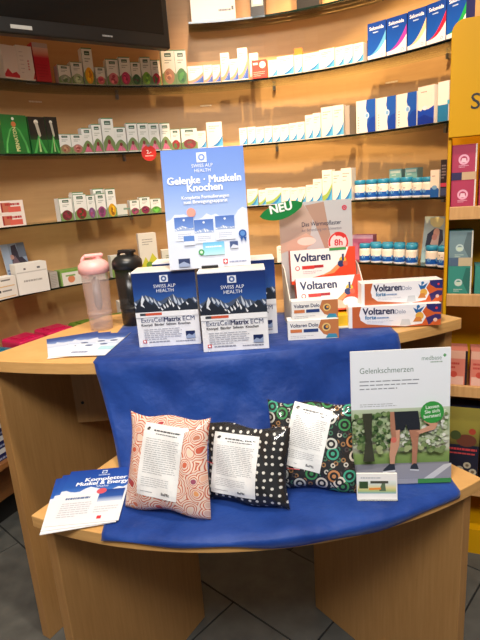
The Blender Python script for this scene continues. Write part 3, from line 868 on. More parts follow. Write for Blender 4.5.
carton('lotion_carton', 0.10, 0.115, 0.05, loc, rz, Art(0.10, 0.115).rect(0, 0, 1, 1, (176, 96, 130)).rect(0, 0.86, 1, 1, (206, 160, 180)).rect(0.3, 0.3, 0.9, 0.7, (150, 70, 110)), 'mauve pink carton half hidden behind the lowest shelf jars', 'box', None, mat('mauve_card', (170, 96, 126), 0.5))

a = Art(0.088, 0.042).rect(0, 0, 1, 1, (226, 222, 214)).rect(0.0, 0.62, 0.18, 0.85, (40, 40, 46)).rect(0.24, 0.66, 0.72, 0.80, (120, 116, 116)).rect(0.0, 0.1, 0.9, 0.2, (214, 180, 130))
for i in range(2):
    x, y = pol(-57.6, 1.03 + 0.03)
    carton('flat_carton', 0.088, 0.042, 0.06, (x, y, ZS[5] + 0.0004 + 0.0424 * i), radians(57.6), a, ('lower of two flat white cartons below the photo leaflet', 'upper of two flat white cartons below the photo leaflet')[i], 'box', 'flat white cartons on the lowest shelf')
a = Art(0.130, 0.125).rect(0, 0, 1, 1, (224, 221, 214)).rect(0.02, 0.70, 0.98, 0.74, (190, 186, 180)).rect(0.25, 0.80, 0.32, 0.86, (90, 90, 96)).rect(0.68, 0.80, 0.78, 0.86, (90, 90, 96)).lines(0.2, 0.40, 0.8, 0.52, 1, (160, 156, 150), 3, 0.5, 1.0)
loc, rz = on_shelf(5, -51.0, 0.06, 1.02)
carton('supply_carton', 0.128, 0.125, 0.06, loc, rz - radians(8), a, 'large plain white carton on lowest shelf left of the pink shaker', 'box')
w, h = 0.105, 0.205
a = Art(w, h).grad(0, 0, 1, 1, [(0, (186, 190, 200)), (0.4, (140, 160, 190)), (1, (150, 166, 186))])
a.poly([(0.3, 0.45), (0.42, 0.95), (0.62, 0.97), (0.66, 0.8), (1, 0.55), (1, 0.4), (0.6, 0.3)], (54, 50, 66)).poly([(0.34, 0.6), (0.5, 0.75), (0.85, 0.35), (0.7, 0.25)], (120, 100, 110))
a.rect(0.66, 0.7, 1, 1, (110, 122, 140)).disc(0.36, 0.72, 0.1, (190, 150, 140)).rect(0, 0, 0.3, 1, (166, 184, 206)).rect(0.0, 0.06, 0.8, 0.2, (214, 214, 212)).lines(0.05, 0.24, 0.28, 0.5, 4, (90, 110, 150), 2)
x, y = pol(-50.8, 1.125)
o = link('photo_leaflet', box_mesh(-w / 2, w / 2, -0.0012, 0.0012, 0, h), M_WHITE, None, (x, y, ZS[5] + 0.0005), (radians(-10), 0, radians(50.8)))
tag(o, 'bluish grey photo leaflet standing behind white cartons at far left', 'leaflet')
link('front_print', a.mesh(), M_PAPER, o, (0, -0.0015, 0))
a = Art(0.20, 0.066).rect(0, 0, 1, 1, (218, 214, 204)).rect(0, 0.88, 1, 1, (110, 160, 60)).disc(0.2, 0.4, 0.08, (206, 130, 90)).disc(0.55, 0.55, 0.12, (230, 196, 190)).rect(0.08, 0.6, 0.30, 0.7, (120, 160, 90)).lines(0.6, 0.1, 0.95, 0.5, 4, (170, 170, 160), 3)
loc, rz = on_shelf(5, -38.0, 0.07, 1.03)
carton('tea_carton', 0.215, 0.066, 0.07, loc, rz, Art(0.215, 0.066) and a, 'long low white carton with green top behind the pink shaker', 'box', None, mat('pale_green_card', (120, 156, 80), 0.5))
loc, rz = on_shelf(5, -45.6, 0.06, 1.05)
carton('supply_carton', 0.035, 0.070, 0.09, loc, rz, Art(0.035, 0.07).rect(0, 0, 1, 1, (170, 166, 158)).lines(0.1, 0.1, 0.9, 0.9, 8, (140, 136, 130), 3), 'narrow grey carton end left of the long low carton', 'box', None, M_GREYC)
a = Art(0.085, 0.188).rect(0, 0, 1, 1, (214, 212, 200)).lines(0.2, 0.72, 0.8, 0.9, 3, (120, 120, 116), 4, 0.3).poly([(0, 0), (0, 0.16), (0.3, 0.42), (0.45, 0.28), (0.7, 0.5), (1, 0.3), (1, 0)], (196, 196, 60)).disc(0.5, 0.2, 0.2, (110, 150, 50), rv=0.09).rect(0, 0, 1, 0.05, (70, 110, 40))
loc, rz = on_shelf(5, -20.5, 0.05)
carton('tea_carton', 0.082, 0.188, 0.05, loc, rz, a, 'tall white carton with yellow-green blossoms behind the black shaker', 'box')
a = Art(0.05, 0.1).rect(0, 0, 1, 1, (200, 206, 190)).rect(0, 0, 1, 0.4, (130, 160, 80))
for i, th in enumerate((-28, -14.5)):
    loc, rz = on_shelf(5, th, 0.05, 1.04)
    carton('tea_carton', 0.09, 0.10, 0.05, loc, rz, Art(0.09, 0.10).rect(0, 0, 1, 1, (204, 206, 194)).rect(0, 0, 1, 0.4, (120, 150, 80)).lines(0.2, 0.6, 0.8, 0.8, 2, (130, 140, 120), 3),
           ('whitish green carton on lowest shelf directly behind the black shaker', 'whitish green carton on lowest shelf behind the left blue box')[i], 'box', 'green and white tea cartons')
for i, th in enumerate((15.5, 19.0, 22.5)):
    loc, rz = on_shelf(5, th, 0.05, 1.05)
    carton('medicine_carton', 0.058, 0.075, 0.05, loc, rz, art_blue(0.058, 0.075, 190 + i), f'{ORD[i]} white carton on lowest shelf left of the patch display', 'box', 'white cartons on the lowest shelf')

# packs on the wooden counter behind the table
M_MAG = mat('magenta_pack', (190, 20, 78), 0.28, coat=0.3)
M_TEAL = mat('teal_pack', (24, 110, 140), 0.3, coat=0.3)
M_GRN = mat('olive_green_pack', (86, 116, 34), 0.35)
def soft_pack(th, w, h, d, m_, label, r=0.93, rz=0):
    x, y = pol(th, r + d / 2)
    o = link('wipes_pack', box_mesh(-w / 2, w / 2, -d / 2, d / 2, 0, h), m_, None, (x, y, 0.7003), (0, 0, -radians(th) + rz))
    bevel(o, 0.012, 3)
    tag(o, label, 'pack', 'packs on the counter behind the table')
    link('closure_flap', bevel(link('tmp', box_mesh(-w * 0.28, w * 0.28, -d * 0.25, d * 0.25, 0, 0.004), m_), 0.002).data, m_, o, (0, 0, h))
    t = bpy.data.objects.get('tmp')
    if t: bpy.data.objects.remove(t)
    link('front_strip', Art(w * 0.8, h * 0.25).lines(0, 0, 1, 1, 1, (230, 190, 200), 3, 0.5, 1.0).mesh(), M_PRINT, o, (0, -d / 2 - 0.0003, h * 0.5))
soft_pack(-66, 0.13, 0.110, 0.13, M_TEAL, 'teal soft pack cut by the left picture edge behind the table')
soft_pack(-57.2, 0.122, 0.124, 0.13, M_MAG, 'magenta pack next to the teal one behind the table')
soft_pack(-48.9, 0.122, 0.124, 0.13, M_MAG, 'magenta pack next to the green one behind the table')
soft_pack(-40.4, 0.122, 0.116, 0.12, M_GRN, 'olive green pack behind the stack of leaflets and pink shaker')
soft_pack(-32.0, 0.118, 0.116, 0.12, M_GRN, 'olive green pack seen between the two shakers')
x, y = pol(-27, 1.09)
carton('supply_carton', 0.09, 0.16, 0.06, (x, y, 0.7003), radians(28), Art(0.09, 0.15).rect(0, 0, 1, 1, (190, 188, 180)).lines(0.2, 0.6, 0.8, 0.9, 4, (140, 140, 136), 2), 'pale carton on the counter seen between the two shakers', 'box')
x, y = pol(50, 0.96)
carton('supply_carton', 0.16, 0.17, 0.08, (x, y, 0.7003), -radians(50), Art(0.16, 0.17).rect(0, 0, 1, 1, (48, 40, 36)).lines(0.2, 0.8, 0.8, 0.9, 1, (120, 110, 100), 2), 'dark brown carton on the counter behind the long gel cartons', 'box', None, mat('dark_carton', (44, 36, 32), 0.5))
# folded packs on the low shelf at far left
for i in range(6):
    x, y = pol(-66 + 9 * (i // 3), 1.09)
    nv = i % 3 == 1
    carton('folded_pack', 0.15, 0.052, 0.13, (x, y, 0.3523 + 0.0525 * (i % 3)), radians(66 - 9 * (i // 3)), Art(0.15, 0.052).rect(0, 0, 1, 1, (24, 34, 84)).rect(0, 0.55, 1, 0.95, (206, 208, 210)).lines(0.1, 0.1, 0.9, 0.4, 1, (150, 160, 190), i),
           f'{("bottom", "middle", "top")[i % 3]} navy and white pack of {("left", "right")[i // 3]} stack on the low shelf', 'pack', 'navy and white packs on the low shelf', M_NAVY)

# --- top shelf
a = Art(0.20, 0.26).rect(0, 0, 1, 1, (206, 202, 198)).lines(0.62, 0.14, 0.9, 0.19, 1, (70, 70, 76), 3, 0.6, 1.0).rect(0.91, 0.15, 0.96, 0.21, (60, 60, 60))
loc, rz = on_shelf(1, 1.4, 0.11, 1.095)
carton('device_carton', 0.20, 0.24, 0.11, loc, rz, a, 'large white carton on the top glass shelf beside the television', 'box', None, M_CREAM)
for i, (th, wd) in enumerate(((11.8, 0.062), (23.6, 0.10))):
    loc, rz = on_shelf(1, th, 0.06, 1.095)
    carton('device_carton', wd, 0.20, 0.06, loc, rz, Art(wd, 0.20).rect(0, 0, 1, 1, (24, 24, 24)).rect(0.08, 0.20, 0.92, 0.9, (170, 186, 180)).rect(0.2, 0.24, 0.8, 0.36, (216, 216, 210)),
           ('dark box with pale label, middle of the top glass shelf', 'black box at right on the top glass shelf')[i], 'box', 'dark boxes on the top shelf', M_BLACK)

# small wall labels below the shelves and a red hanging disc
for i, (th, zc, lb) in enumerate([(-39.5, 1.775, 'tiny pale label on the wall below the red carton'), (-2.0, 1.752, 'tiny pale label on the wall above the blue poster'), (40, 1.752, 'tiny pale label on the wall below first deep blue carton')]):
    x, y = pol(th, RW - 0.0012)
    o = link('wall_label', box_mesh(-0.03, 0.03, -0.0006, 0.0006, -0.007, 0.007), mat('label_tan', (196, 150, 104), 0.5), None, (x, y, zc), (0, 0, -radians(th)))
    tag(o, lb, 'label', 'wall labels')
    link('front_print', Art(0.056, 0.01).lines(0, 0, 1, 1, 1, (222, 204, 180), i + 2, 0.7, 1.0).mesh(), M_PRINT, o, (0, -0.0008, -0.005))
x, y = pol(-17.7, RS - 0.020)
o = link('price_disc', lathe([(0.034, -0.001), (0.034, 0.001)], 28), mat('red_disc', (196, 40, 30), 0.4), None, (x, y, 1.530), (pi / 2, 0, radians(17.7)))
tag(o, 'red round price disc hanging from the third shelf beside the poster', 'sign')
link('disc_print', Art(0.06, 0.06).text('2.-', 0.5, 0.48, 0.36, (246, 226, 220), 'C', bold=0.02).lines(0.2, 0.28, 0.8, 0.40, 1, (240, 200, 190), 2, 0.5, 1.0).mesh(), M_PRINT, o, (0, -0.03, 0.0013), (-pi / 2, 0, 0))
link('clip', box_mesh(-0.006, 0.006, 0.028, 0.038, -0.0012, 0.004), M_STEEL, o)

# ------------------------------------------------------------------ television on its wall arm
tv = empty('television', (-0.20, 2.25, 1.905), (0, 0, radians(33.4)))
tag(tv, 'black flat television hanging in front of the upper left shelves', 'television')
bevel(link('housing', box_mesh(-0.98, 0.0, 0.0, 0.045, 0.0, 0.58), M_TV, tv), 0.006, 3)
link('screen', box_mesh(-0.955, -0.025, -0.001, 0.0, 0.05, 0.555), M_SCREEN, tv)
link('maker_mark', Art(0.04, 0.008).lines(0, 0, 1, 1, 1, (120, 120, 120), 3, 0.7, 1.0).mesh(), M_PRINT, tv, (-0.26, -0.0006, 0.02))
link('energy_label', box_mesh(-0.60, -0.53, -0.0008, 0.0, 0.016, 0.028), mat('silver_label', (150, 150, 146), 0.4), tv)
link('wall_arm', tube([(-0.5, 0.045, 0.3), (-0.5, 0.40, 0.3)], 0.022, 10), M_BLACK, tv)
link('cable', tube([(-0.01, 0.02, 0.11), (0.02, 0.09, 0.115), (0.045, 0.22, 0.112), (-0.0, 0.34, 0.115)], 0.003, 6), M_BLACK, tv)

# ------------------------------------------------------------------ things on the upper tier
ZT = ZU + 0.0035
def art_matrix(w, h):
    a = Art(w, h).rect(0, 0, 1, 1, (236, 237, 241))
    a.grad(0, 0.50, 1, 0.985, [(0, (96, 132, 190)), (0.25, (44, 88, 160)), (0.6, (20, 56, 126)), (1, (12, 38, 98))])
    a.ridge(0, 1, 0.47, 0.60, 0.10, (70, 84, 110), 16, 5, (190, 200, 216))
    a.ridge(0, 1, 0.465, 0.52, 0.13, (34, 42, 56), 22, 3, (224, 228, 236))
    a.poly([(0.02, 0.47), (0.02, 0.56), (0.10, 0.64), (0.14, 0.70), (0.20, 0.62), (0.28, 0.56), (0.38, 0.50), (0.4, 0.47)], (30, 36, 50))
    a.poly([(0.14, 0.70), (0.17, 0.64), (0.13, 0.58), (0.16, 0.53), (0.10, 0.56), (0.11, 0.63)], (214, 220, 230))
    a.rect(0, 0.40, 1, 0.47, (236, 237, 241))
    a.rect(0.44, 0.855, 0.57, 0.945, (216, 222, 236)).disc(0.505, 0.90, 0.045, (70, 96, 150)).disc(0.505, 0.90, 0.02, (216, 222, 236))
    a.text('SWISS ALP', 0.505, 0.785, 0.062, (226, 230, 240), 'C', maxw=0.36).text('HEALTH', 0.505, 0.725, 0.062, (226, 230, 240), 'C', maxw=0.28)
    a.rect(0.07, 0.425, 0.16, 0.458, (60, 64, 72)).rect(0.16, 0.425, 0.42, 0.458, (206, 88, 60))
    a.text('ExtraCell', 0.07, 0.335, 0.085, (74, 84, 120), maxw=0.36).text('Matrix', 0.435, 0.335, 0.085, (24, 34, 84), bold=0.02, maxw=0.28).text('ECM', 0.735, 0.335, 0.085, (74, 84, 120), maxw=0.2)
    a.text('Knorpel  Bänder  Sehnen  Knochen', 0.07, 0.285, 0.045, (20, 24, 40), bold=0.015, maxw=0.84)
    a.lines(0.10, 0.10, 0.72, 0.26, 6, (176, 180, 192), 4, 0.35)
    a.rect(0.07, 0.055, 0.13, 0.095, (206, 30, 44)).rect(0.09, 0.062, 0.11, 0.088, (255, 255, 255)).rect(0.08, 0.070, 0.12, 0.080, (255, 255, 255))
    a.lines(0.17, 0.06, 0.5, 0.085, 1, (150, 154, 166), 5, 0.6, 1.0)
    a.rect(0.77, 0.09, 0.92, 0.19, (24, 40, 86)).poly([(0.77, 0.12), (0.82, 0.15), (0.87, 0.13), (0.92, 0.16), (0.92, 0.09), (0.77, 0.09)], (150, 166, 196)).lines(0.6, 0.055, 0.92, 0.07, 1, (120, 124, 140), 7, 0.7, 1.0)
    return a
for (x, y, rz, lb) in [(-0.190, 1.312 + 0.045, -1.5, 'blue and white mountain carton, front left, nearest the black shaker'),
                       (-0.013, 1.231 + 0.045, -1.5, 'blue and white mountain carton, foremost, in front of the poster'),
                       (-0.150, 1.462, -1.0, 'blue and white mountain carton in the back row at left'),
                       (0.020, 1.405, -1.0, 'blue and white mountain carton in the back row at right')]:
    o = carton('supplement_carton', 0.166, 0.203, 0.088, (x, y, ZT), radians(rz), art_matrix(0.166, 0.203), lb, 'box', 'mountain cartons on the upper tier')
    if y > 1.39:
        o.scale = (1, 1, 1.03)
    else:
        link('top_flap', box_mesh(-0.080, 0.080, -0.040, 0.038, 0.203, 0.2038), M_CREAM, o)

# poster on an easel, standing on the cartons
w, h = 0.207, 0.297
ps = empty('poster', (-0.066, 1.300, ZT + 0.2045), (radians(-8), 0, radians(0)))
tag(ps, 'light blue upright poster with mountain and product pictures standing on cartons', 'poster')
bevel(link('board', box_mesh(-w / 2, w / 2, 0, 0.008, 0, h), M_WHITE, ps), 0.001)
a = Art(w, h).grad(0, 0, 1, 1, [(0, (206, 216, 236)), (0.3, (196, 210, 236)), (0.45, (160, 184, 230)), (0.7, (116, 150, 218)), (1, (84, 124, 206))])
a.ridge(0, 1, 0.05, 0.40, 0.10, (208, 218, 236), 18, 11, (232, 238, 246)).grad(0, 0, 1, 0.34, [(0, (216, 222, 236)), (0.7, (208, 218, 238)), (1, (214, 222, 240))])
a.rect(0.43, 0.885, 0.55, 0.965, (226, 232, 246)).disc(0.49, 0.925, 0.042, (110, 140, 206)).disc(0.49, 0.925, 0.02, (226, 232, 246))
a.text('SWISS ALP', 0.49, 0.845, 0.04, (226, 232, 246), 'C', maxw=0.26).text('HEALTH', 0.49, 0.805, 0.04, (226, 232, 246), 'C', maxw=0.2)
a.text('Gelenke · Muskeln', 0.5, 0.715, 0.085, (246, 248, 252), 'C', bold=0.018, maxw=0.90).text('Knochen', 0.5, 0.65, 0.085, (246, 248, 252), 'C', bold=0.018, maxw=0.48)
a.text('Komplette Formulierungen', 0.5, 0.585, 0.042, (242, 245, 252), 'C', bold=0.012, maxw=0.58).text('zum Bewegungsapparat', 0.5, 0.548, 0.042, (242, 245, 252), 'C', bold=0.012, maxw=0.54)
a.disc(0.315, 0.475, 0.055, (232, 150, 136))
for u, v in ((0.10, 0.24), (0.34, 0.21), (0.60, 0.23)):
    a.rect(u, v, u + 0.235, v + 0.20, (222, 228, 240)).grad(u, v + 0.10, u + 0.235, v + 0.20, [(0, (104, 140, 210)), (1, (64, 104, 182))]).ridge(u, u + 0.235, v + 0.085, v + 0.10, 0.03, (150, 170, 210), 8, int(u * 50), (230, 236, 246))
    a.disc(u + 0.118, v + 0.175, 0.014, (214, 224, 242)).lines(u + 0.03, v + 0.02, u + 0.2, v + 0.07, 3, (176, 188, 212), 4, 0.4)
a.rect(0.20, 0.20, 0.33, 0.28, (214, 222, 238)).rect(0.20, 0.235, 0.33, 0.28, (84, 128, 200))
a.grad(0.43, 0.105, 0.69, 0.215, [(0, (176, 220, 226)), (0.5, (140, 206, 232)), (1, (96, 176, 222))]).lines(0.46, 0.17, 0.66, 0.19, 1, (230, 240, 246), 3, 0.6, 1.0)
a.disc(0.405, 0.135, 0.036, (60, 150, 84)).disc(0.405, 0.135, 0.018, (200, 226, 206))
a.rect(0.76, 0.15, 0.86, 0.21, (60, 80, 130)).poly([(0.76, 0.15), (0.86, 0.15), (0.86, 0.17), (0.8, 0.185)], (200, 208, 226))
a.disc(0.925, 0.27, 0.048, (34, 84, 160)).disc(0.925, 0.27, 0.03, (84, 134, 200)).poly([(0.89, 0.24), (0.93, 0.24), (0.91, 0.20)], (34, 84, 160)).poly([(0.93, 0.24), (0.97, 0.24), (0.96, 0.20)], (34, 84, 160))
a.rect(0.115, 0.02, 0.255, 0.09, (40, 54, 96)).poly([(0.115, 0.045), (0.18, 0.065), (0.255, 0.04), (0.255, 0.02), (0.115, 0.02)], (150, 164, 196))
a.rect(0.665, 0.025, 0.72, 0.065, (206, 30, 44)).rect(0.686, 0.031, 0.699, 0.059, (255, 255, 255)).rect(0.675, 0.040, 0.710, 0.050, (255, 255, 255)).lines(0.74, 0.03, 0.95, 0.055, 1, (140, 150, 180), 8, 0.6, 1.0)
link('front_print', a.mesh(), M_PRINT, ps, (0, -0.0002, 0))
link('easel_foot', box_mesh(-0.022, 0.020, -0.012, 0.05, -0.0, 0.006), M_BLACK, ps, (0, 0, 0), (radians(8), 0, 0))
link('easel_strut', box_mesh(-0.012, 0.012, 0.0, 0.004, 0, 0.2), M_BLACK, ps, (0, 0.052, 0.004), (radians(12), 0, 0))

# shakers
def shaker(loc, lidc, body_m, inner_m, label, rz):
    o = empty('shaker_bottle', loc, (0, 0, rz))
    tag(o, label, 'bottle')
    link('cup', lathe([(0.0345, 0), (0.0355, 0.003), (0.037, 0.05), (0.0375, 0.052), (0.0375, 0.055), (0.0375, 0.06), (0.042, 0.185), (0.0405, 0.185), (0.036, 0.06), (0.0345, 0.004)], 32, True), body_m, o, smooth=True)
    link('storage_ring', lathe([(0.0378, 0.052), (0.0392, 0.053), (0.0392, 0.058), (0.0378, 0.059)], 32, False), body_m, o, smooth=True)
    link('measure_scale', Art(0.014, 0.11).lines(0, 0, 1, 1, 9, (60, 60, 64), 3, 0.12, 1.0).mesh(), M_PRINT, o, (0.012, -0.0425, 0.065), (radians(-2.5), 0, 0))
    if inner_m: link('shaker_insert', lathe([(0.004, 0.06), (0.012, 0.075), (0.012, 0.155), (0.004, 0.165)], 14), inner_m, o, smooth=True)
    lid = link('lid', lathe([(0.0425, 0.178), (0.0465, 0.180), (0.0470, 0.196), (0.0455, 0.204), (0.036, 0.214), (0.027, 0.219), (0.0, 0.220)], 32), lidc, o, smooth=True)
    sp = link('drinking_spout', lathe([(0.012, 0.213), (0.0115, 0.228), (0.010, 0.230)], 18), lidc, lid, (-0.017, 0, 0), smooth=True)
    fl = bevel(link('flip_cap', box_mesh(-0.032, 0.024, -0.013, 0.013, 0.226, 0.236), lidc, lid), 0.004, 3)
    link('carry_loop', tube([(0.012 + 0.021 * cos(t), 0, 0.212 + 0.020 * sin(t)) for t in [pi * k / 10 for k in range(-1, 12)]], 0.005, 8), lidc, lid, smooth=True)
    return o
M_PINKL = mat('pink_plastic_lid', (236, 176, 172), 0.4)
shaker((-0.436, 1.560, ZU + 0.0004), M_PINKL, mixed_film('pink_clear_plastic', (226, 200, 192), 0.20, 0.25), mat('grey_insert', (110, 110, 112), 0.5), 'translucent shaker bottle with pale pink flip lid', radians(200))
shaker((-0.338, 1.585, ZT), mat('black_lid', (26, 28, 30), 0.35), mixed_film('smoked_plastic', (38, 36, 34), 0.55, 0.2), M_BLACK, 'smoky dark shaker bottle with black flip lid', radians(150))

# leaflets on the upper tier, left
def art_leaflet_up(w, h):
    a = Art(w, h).grad(0, 0, 1, 1, [(0, (226, 230, 238)), (0.45, (206, 218, 236)), (0.7, (110, 136, 190)), (0.85, (52, 80, 144)), (1, (40, 66, 130))])
    a.ridge(0, 1, 0.55, 0.66, 0.14, (196, 206, 226), 14, 9)
    for u, v in ((0.30, 0.52), (0.46, 0.40), (0.60, 0.58), (0.84, 0.60), (0.72, 0.44)):
        a.rect(u - 0.075, v - 0.05, u + 0.075, v + 0.02, (212, 220, 232)).disc(u, v + 0.03, 0.075, (64, 84, 130), rv=0.035)
    a.rect(0.72, 0.22, 1.0, 0.38, (166, 206, 220)).disc(0.2, 0.42, 0.02, (40, 50, 80)).lines(0.3, 0.12, 0.6, 0.2, 1, (90, 110, 160), 4, 0.6, 1.0)
    return a
def art_leaflet_low(w, h):
    a = Art(w, h).rect(0, 0, 1, 1, (228, 230, 234))
    a.grad(0, 0.52, 1, 1, [(0, (70, 120, 196)), (0.3, (30, 84, 170)), (1, (20, 62, 150))])
    a.ridge(0, 1, 0.42, 0.54, 0.12, (214, 222, 236), 14, 21)
    a.rect(0, 0.40, 1, 0.50, (228, 230, 234))
    a.rect(0.52, 0.90, 0.60, 0.965, (206, 216, 236)).disc(0.56, 0.93, 0.03, (50, 90, 160)).lines(0.48, 0.86, 0.66, 0.89, 1, (190, 204, 232), 3, 0.6, 1.0)
    a.text('Kompletter', 0.62, 0.755, 0.10, (240, 244, 250), 'C', bold=0.02, maxw=0.66).text('Muskel & Energy', 0.58, 0.675, 0.10, (240, 244, 250), 'C', bold=0.02, maxw=0.80).text('Shake', 0.6, 0.62, 0.06, (220, 230, 246), 'C', maxw=0.3)
    a.grad(0.60, 0.34, 0.97, 0.56, [(0, (190, 204, 226)), (0.4, (40, 84, 160)), (1, (24, 62, 140))]).disc(0.62, 0.54, 0.075, (206, 84, 96))
    a.lines(0.12, 0.42, 0.48, 0.48, 1, (90, 110, 150), 4, 0.6, 1.0).lines(0.10, 0.12, 0.54, 0.38, 7, (190, 192, 200), 6, 0.4).lines(0.60, 0.16, 0.95, 0.28, 3, (196, 198, 204), 8, 0.4)
    a.rect(0.68, 0.05, 0.74, 0.10, (206, 50, 60))
    return a
def sheet(loc, rz, w, h, art, label, group, th=0.0012, kink=0.0):
    """a leaflet lying flat, print up; local y runs up the page"""
    o = link('leaflet', box_mesh(-w / 2, w / 2, -h / 2, h / 2, 0, th), M_WHITE, None, loc, (0, 0, rz))
    tag(o, label, 'leaflet', group)
    link('front_print', art.mesh(0.00002), M_PAPER, o, (0, -h / 2, th + 0.0001), (-pi / 2, 0, 0))
    return o
ul = ['bottom leaflet of the fanned stack on the upper tier', 'middle leaflet of the fanned stack on the upper tier', 'top blue and white leaflet of the stack on the upper tier']
for i, (x, y, r) in enumerate([(-0.474, 1.400, 0.36), (-0.452, 1.388, 0.16), (-0.416, 1.377, -0.13)]):
    sheet((x, y, ZU + 0.0004 + 0.0019 * i), r, 0.150, 0.210, art_leaflet_up(0.150, 0.210), ul[i], 'leaflets on the upper tier')
ll = ['bottom leaflet of the fanned stack on the lower tier', 'middle leaflet of the fanned stack on the lower tier', 'top blue and white leaflet of the stack on the lower tier']
for i, (x, y, r) in enumerate([(-0.374, 1.004, 0.17), (-0.367, 1.008, 0.10), (-0.356, 1.015, 0.04)]):
    sheet((x, y, ZL + 0.005 + 0.0019 * i), r, 0.150, 0.210, art_leaflet_low(0.150, 0.210), ll[i], 'leaflets on the lower tier')

# heat patch display
dsp = empty('patch_display', (0.245, 1.47, ZT), (0, 0, radians(3)))
tag(dsp, 'grey counter display card with leaf-shaped green sign and cardboard tray', 'display')
w, h = 0.215, 0.345
a = Art(w, h).grad(0, 0, 1, 1, [(0, (176, 172, 170)), (0.6, (190, 187, 186)), (1, (186, 184, 184))])
a.poly([(0.0, 0.62), (0.0, 0.86), (0.10, 0.96), (0.34, 0.98), (0.46, 0.86), (0.40, 0.66), (0.34, 0.58)], (186, 158, 142))
a.poly([(0.36, 0.97), (0.62, 0.99), (0.66, 0.82), (0.72, 0.62), (0.62, 0.58), (0.54, 0.72), (0.46, 0.85)], (172, 138, 120))
a.poly([(0.0, 0.66), (0.20, 0.70), (0.36, 0.74), (0.46, 0.70), (0.44, 0.64), (0.3, 0.60), (0.1, 0.60), (0.0, 0.58)], (206, 166, 146))
a.disc(0.36, 0.67, 0.13, (236, 210, 196), rv=0.035)
a.text('Das Wärmepflaster', 0.30, 0.795, 0.052, (54, 54, 74), bold=0.005, maxw=0.55).text('zur Behandlung von Schmerzen', 0.30, 0.752, 0.035, (110, 106, 116), maxw=0.55)
a.disc(0.80, 0.64, 0.145, (226, 216, 212)).ring(0.80, 0.64, 0.115, 0.14, (206, 62, 56), -40, 200).ring(0.80, 0.64, 0.09, 0.145, (206, 50, 46), 35, 110).text('8h', 0.80, 0.615, 0.075, (196, 50, 60), 'C', bold=0.02)
a.ring(0.90, 0.93, 0.018, 0.034, (206, 50, 76)).disc(0.90, 0.93, 0.010, (206, 50, 76))
link('back_card', box_mesh(-w / 2, w / 2, 0, 0.004, 0, h), M_CREAM, dsp, (0, 0.03, 0), (radians(-4), 0, 0))
link('card_print', a.mesh(), M_PRINT, dsp, (0, 0.0295, 0), (radians(-4), 0, 0))
pts_ = [(0.0 + 0.130 * t, 0.010 + 0.030 * t + 0.021 * sin(pi * min(1, t * 1.05)) ** 0.6 * (1 if t < 0.97 else 0.6)) for t in [k / 14 for k in range(15)]]
low_ = [(0.130 * t, 0.010 + 0.030 * t - 0.026 * sin(pi * t) ** 0.7) for t in [k / 14 for k in range(13, 0, -1)]]
pts_[-1] = (0.132, 0.066)
leaf = prism([(x, z) for x, z in pts_ + low_][::-1], 0, 0.0025)
lf = link('leaf_sign', leaf, mat('leaf_green', (16, 122, 56), 0.4), dsp, (-0.168, 0.0175, h - 0.042), (pi / 2, 0, 0))
link('leaf_lettering', Art(0.13, 0.06).text('NEU', 0.23, 0.25, 0.56, (238, 244, 236), bold=0.025, rot=9, maxw=0.6).mesh(), M_PRINT, dsp, (-0.168 + 0.065, 0.0145, h - 0.042))
link('tray_floor', box_mesh(-w / 2, w / 2, -0.11, 0.03, 0.0, 0.003), M_CREAM, dsp)
for s in (-1, 1):
    vv = [(-0.0, -0.12, 0), (-0.0, 0.028, 0), (-0.0, 0.026, 0.17), (-0.0, -0.01, 0.16), (-0.0, -0.12, 0.05)]
    V = [(x + s * w / 2 - 0.0012, y, z) for x, y, z in vv] + [(x + s * w / 2 + 0.0012, y, z) for x, y, z in vv]
    link('tray_side', mesh(V, [(0, 1, 2, 3, 4), (9, 8, 7, 6, 5)] + [(i, 5 + i, 5 + (i + 1) % 5, (i + 1) % 5) for i in range(5)]), M_CREAM, dsp)

M_ORANGE = mat('orange_carton', (222, 74, 34), 0.4)
def art_patch(w, h, hand):
    a = Art(w, h).rect(0, 0, 1, 1, (240, 236, 232))
    a.poly([(0.0, 0.0), (0.0, 0.10), (0.3, 0.16), (0.55, 0.26), (0.72, 0.42), (0.84, 0.72), (0.90, 1.0), (1, 1), (1, 0)], (226, 70, 34))
    a.poly([(0.45, 0.20), (0.60, 0.32), (0.76, 0.58), (0.83, 0.82), (0.80, 0.50), (0.66, 0.26)], (246, 150, 90))
    a.text('Voltaren', 0.06, 0.66, 0.34, (28, 34, 84), bold=0.022, maxw=0.55)
    a.disc(0.10, 0.47, 0.036, (206, 60, 60)).disc(0.10, 0.47, 0.024, (240, 236, 232)).rect(0.17, 0.43, 0.36, 0.53, (206, 52, 44)).rect(0.36, 0.45, 0.50, 0.53, (170, 30, 40)).lines(0.18, 0.30, 0.5, 0.40, 2, (160, 160, 170), 3, 0.3)
    a.disc(0.80, 0.62, 0.055, (226, 180, 60)).disc(0.77, 0.52, 0.05, (40, 52, 100)).disc(0.84, 0.52, 0.04, (206, 90, 60)).rect(0.79, 0.60, 0.82, 0.80, (40, 52, 100))
    if hand:
        a.poly([(0.30, 0.06), (0.42, 0.24), (0.62, 0.30), (0.70, 0.24), (0.86, 0.30), (0.90, 0.14), (0.70, 0.04)], (238, 186, 160)).disc(0.80, 0.22, 0.12, (246, 236, 230), rv=0.14)
    else:
        a.rect(0.60, 0.92, 0.86, 1.0, (70, 150, 80))
    return a
carton('patch_carton', 0.190, 0.098, 0.030, (0.252, 1.478, ZT + 0.112), radians(3), art_patch(0.19, 0.098, 0), 'upper white and orange carton with big dark lettering in display', 'box', 'patch cartons in the display', M_ORANGE, tilt=radians(-6))
carton('patch_carton', 0.190, 0.098, 0.034, (0.262, 1.424, ZT + 0.036), radians(2), art_patch(0.19, 0.098, 1), 'lower orange carton with hand picture leaning in display', 'box', 'patch cartons in the display', M_ORANGE, tilt=radians(-20))
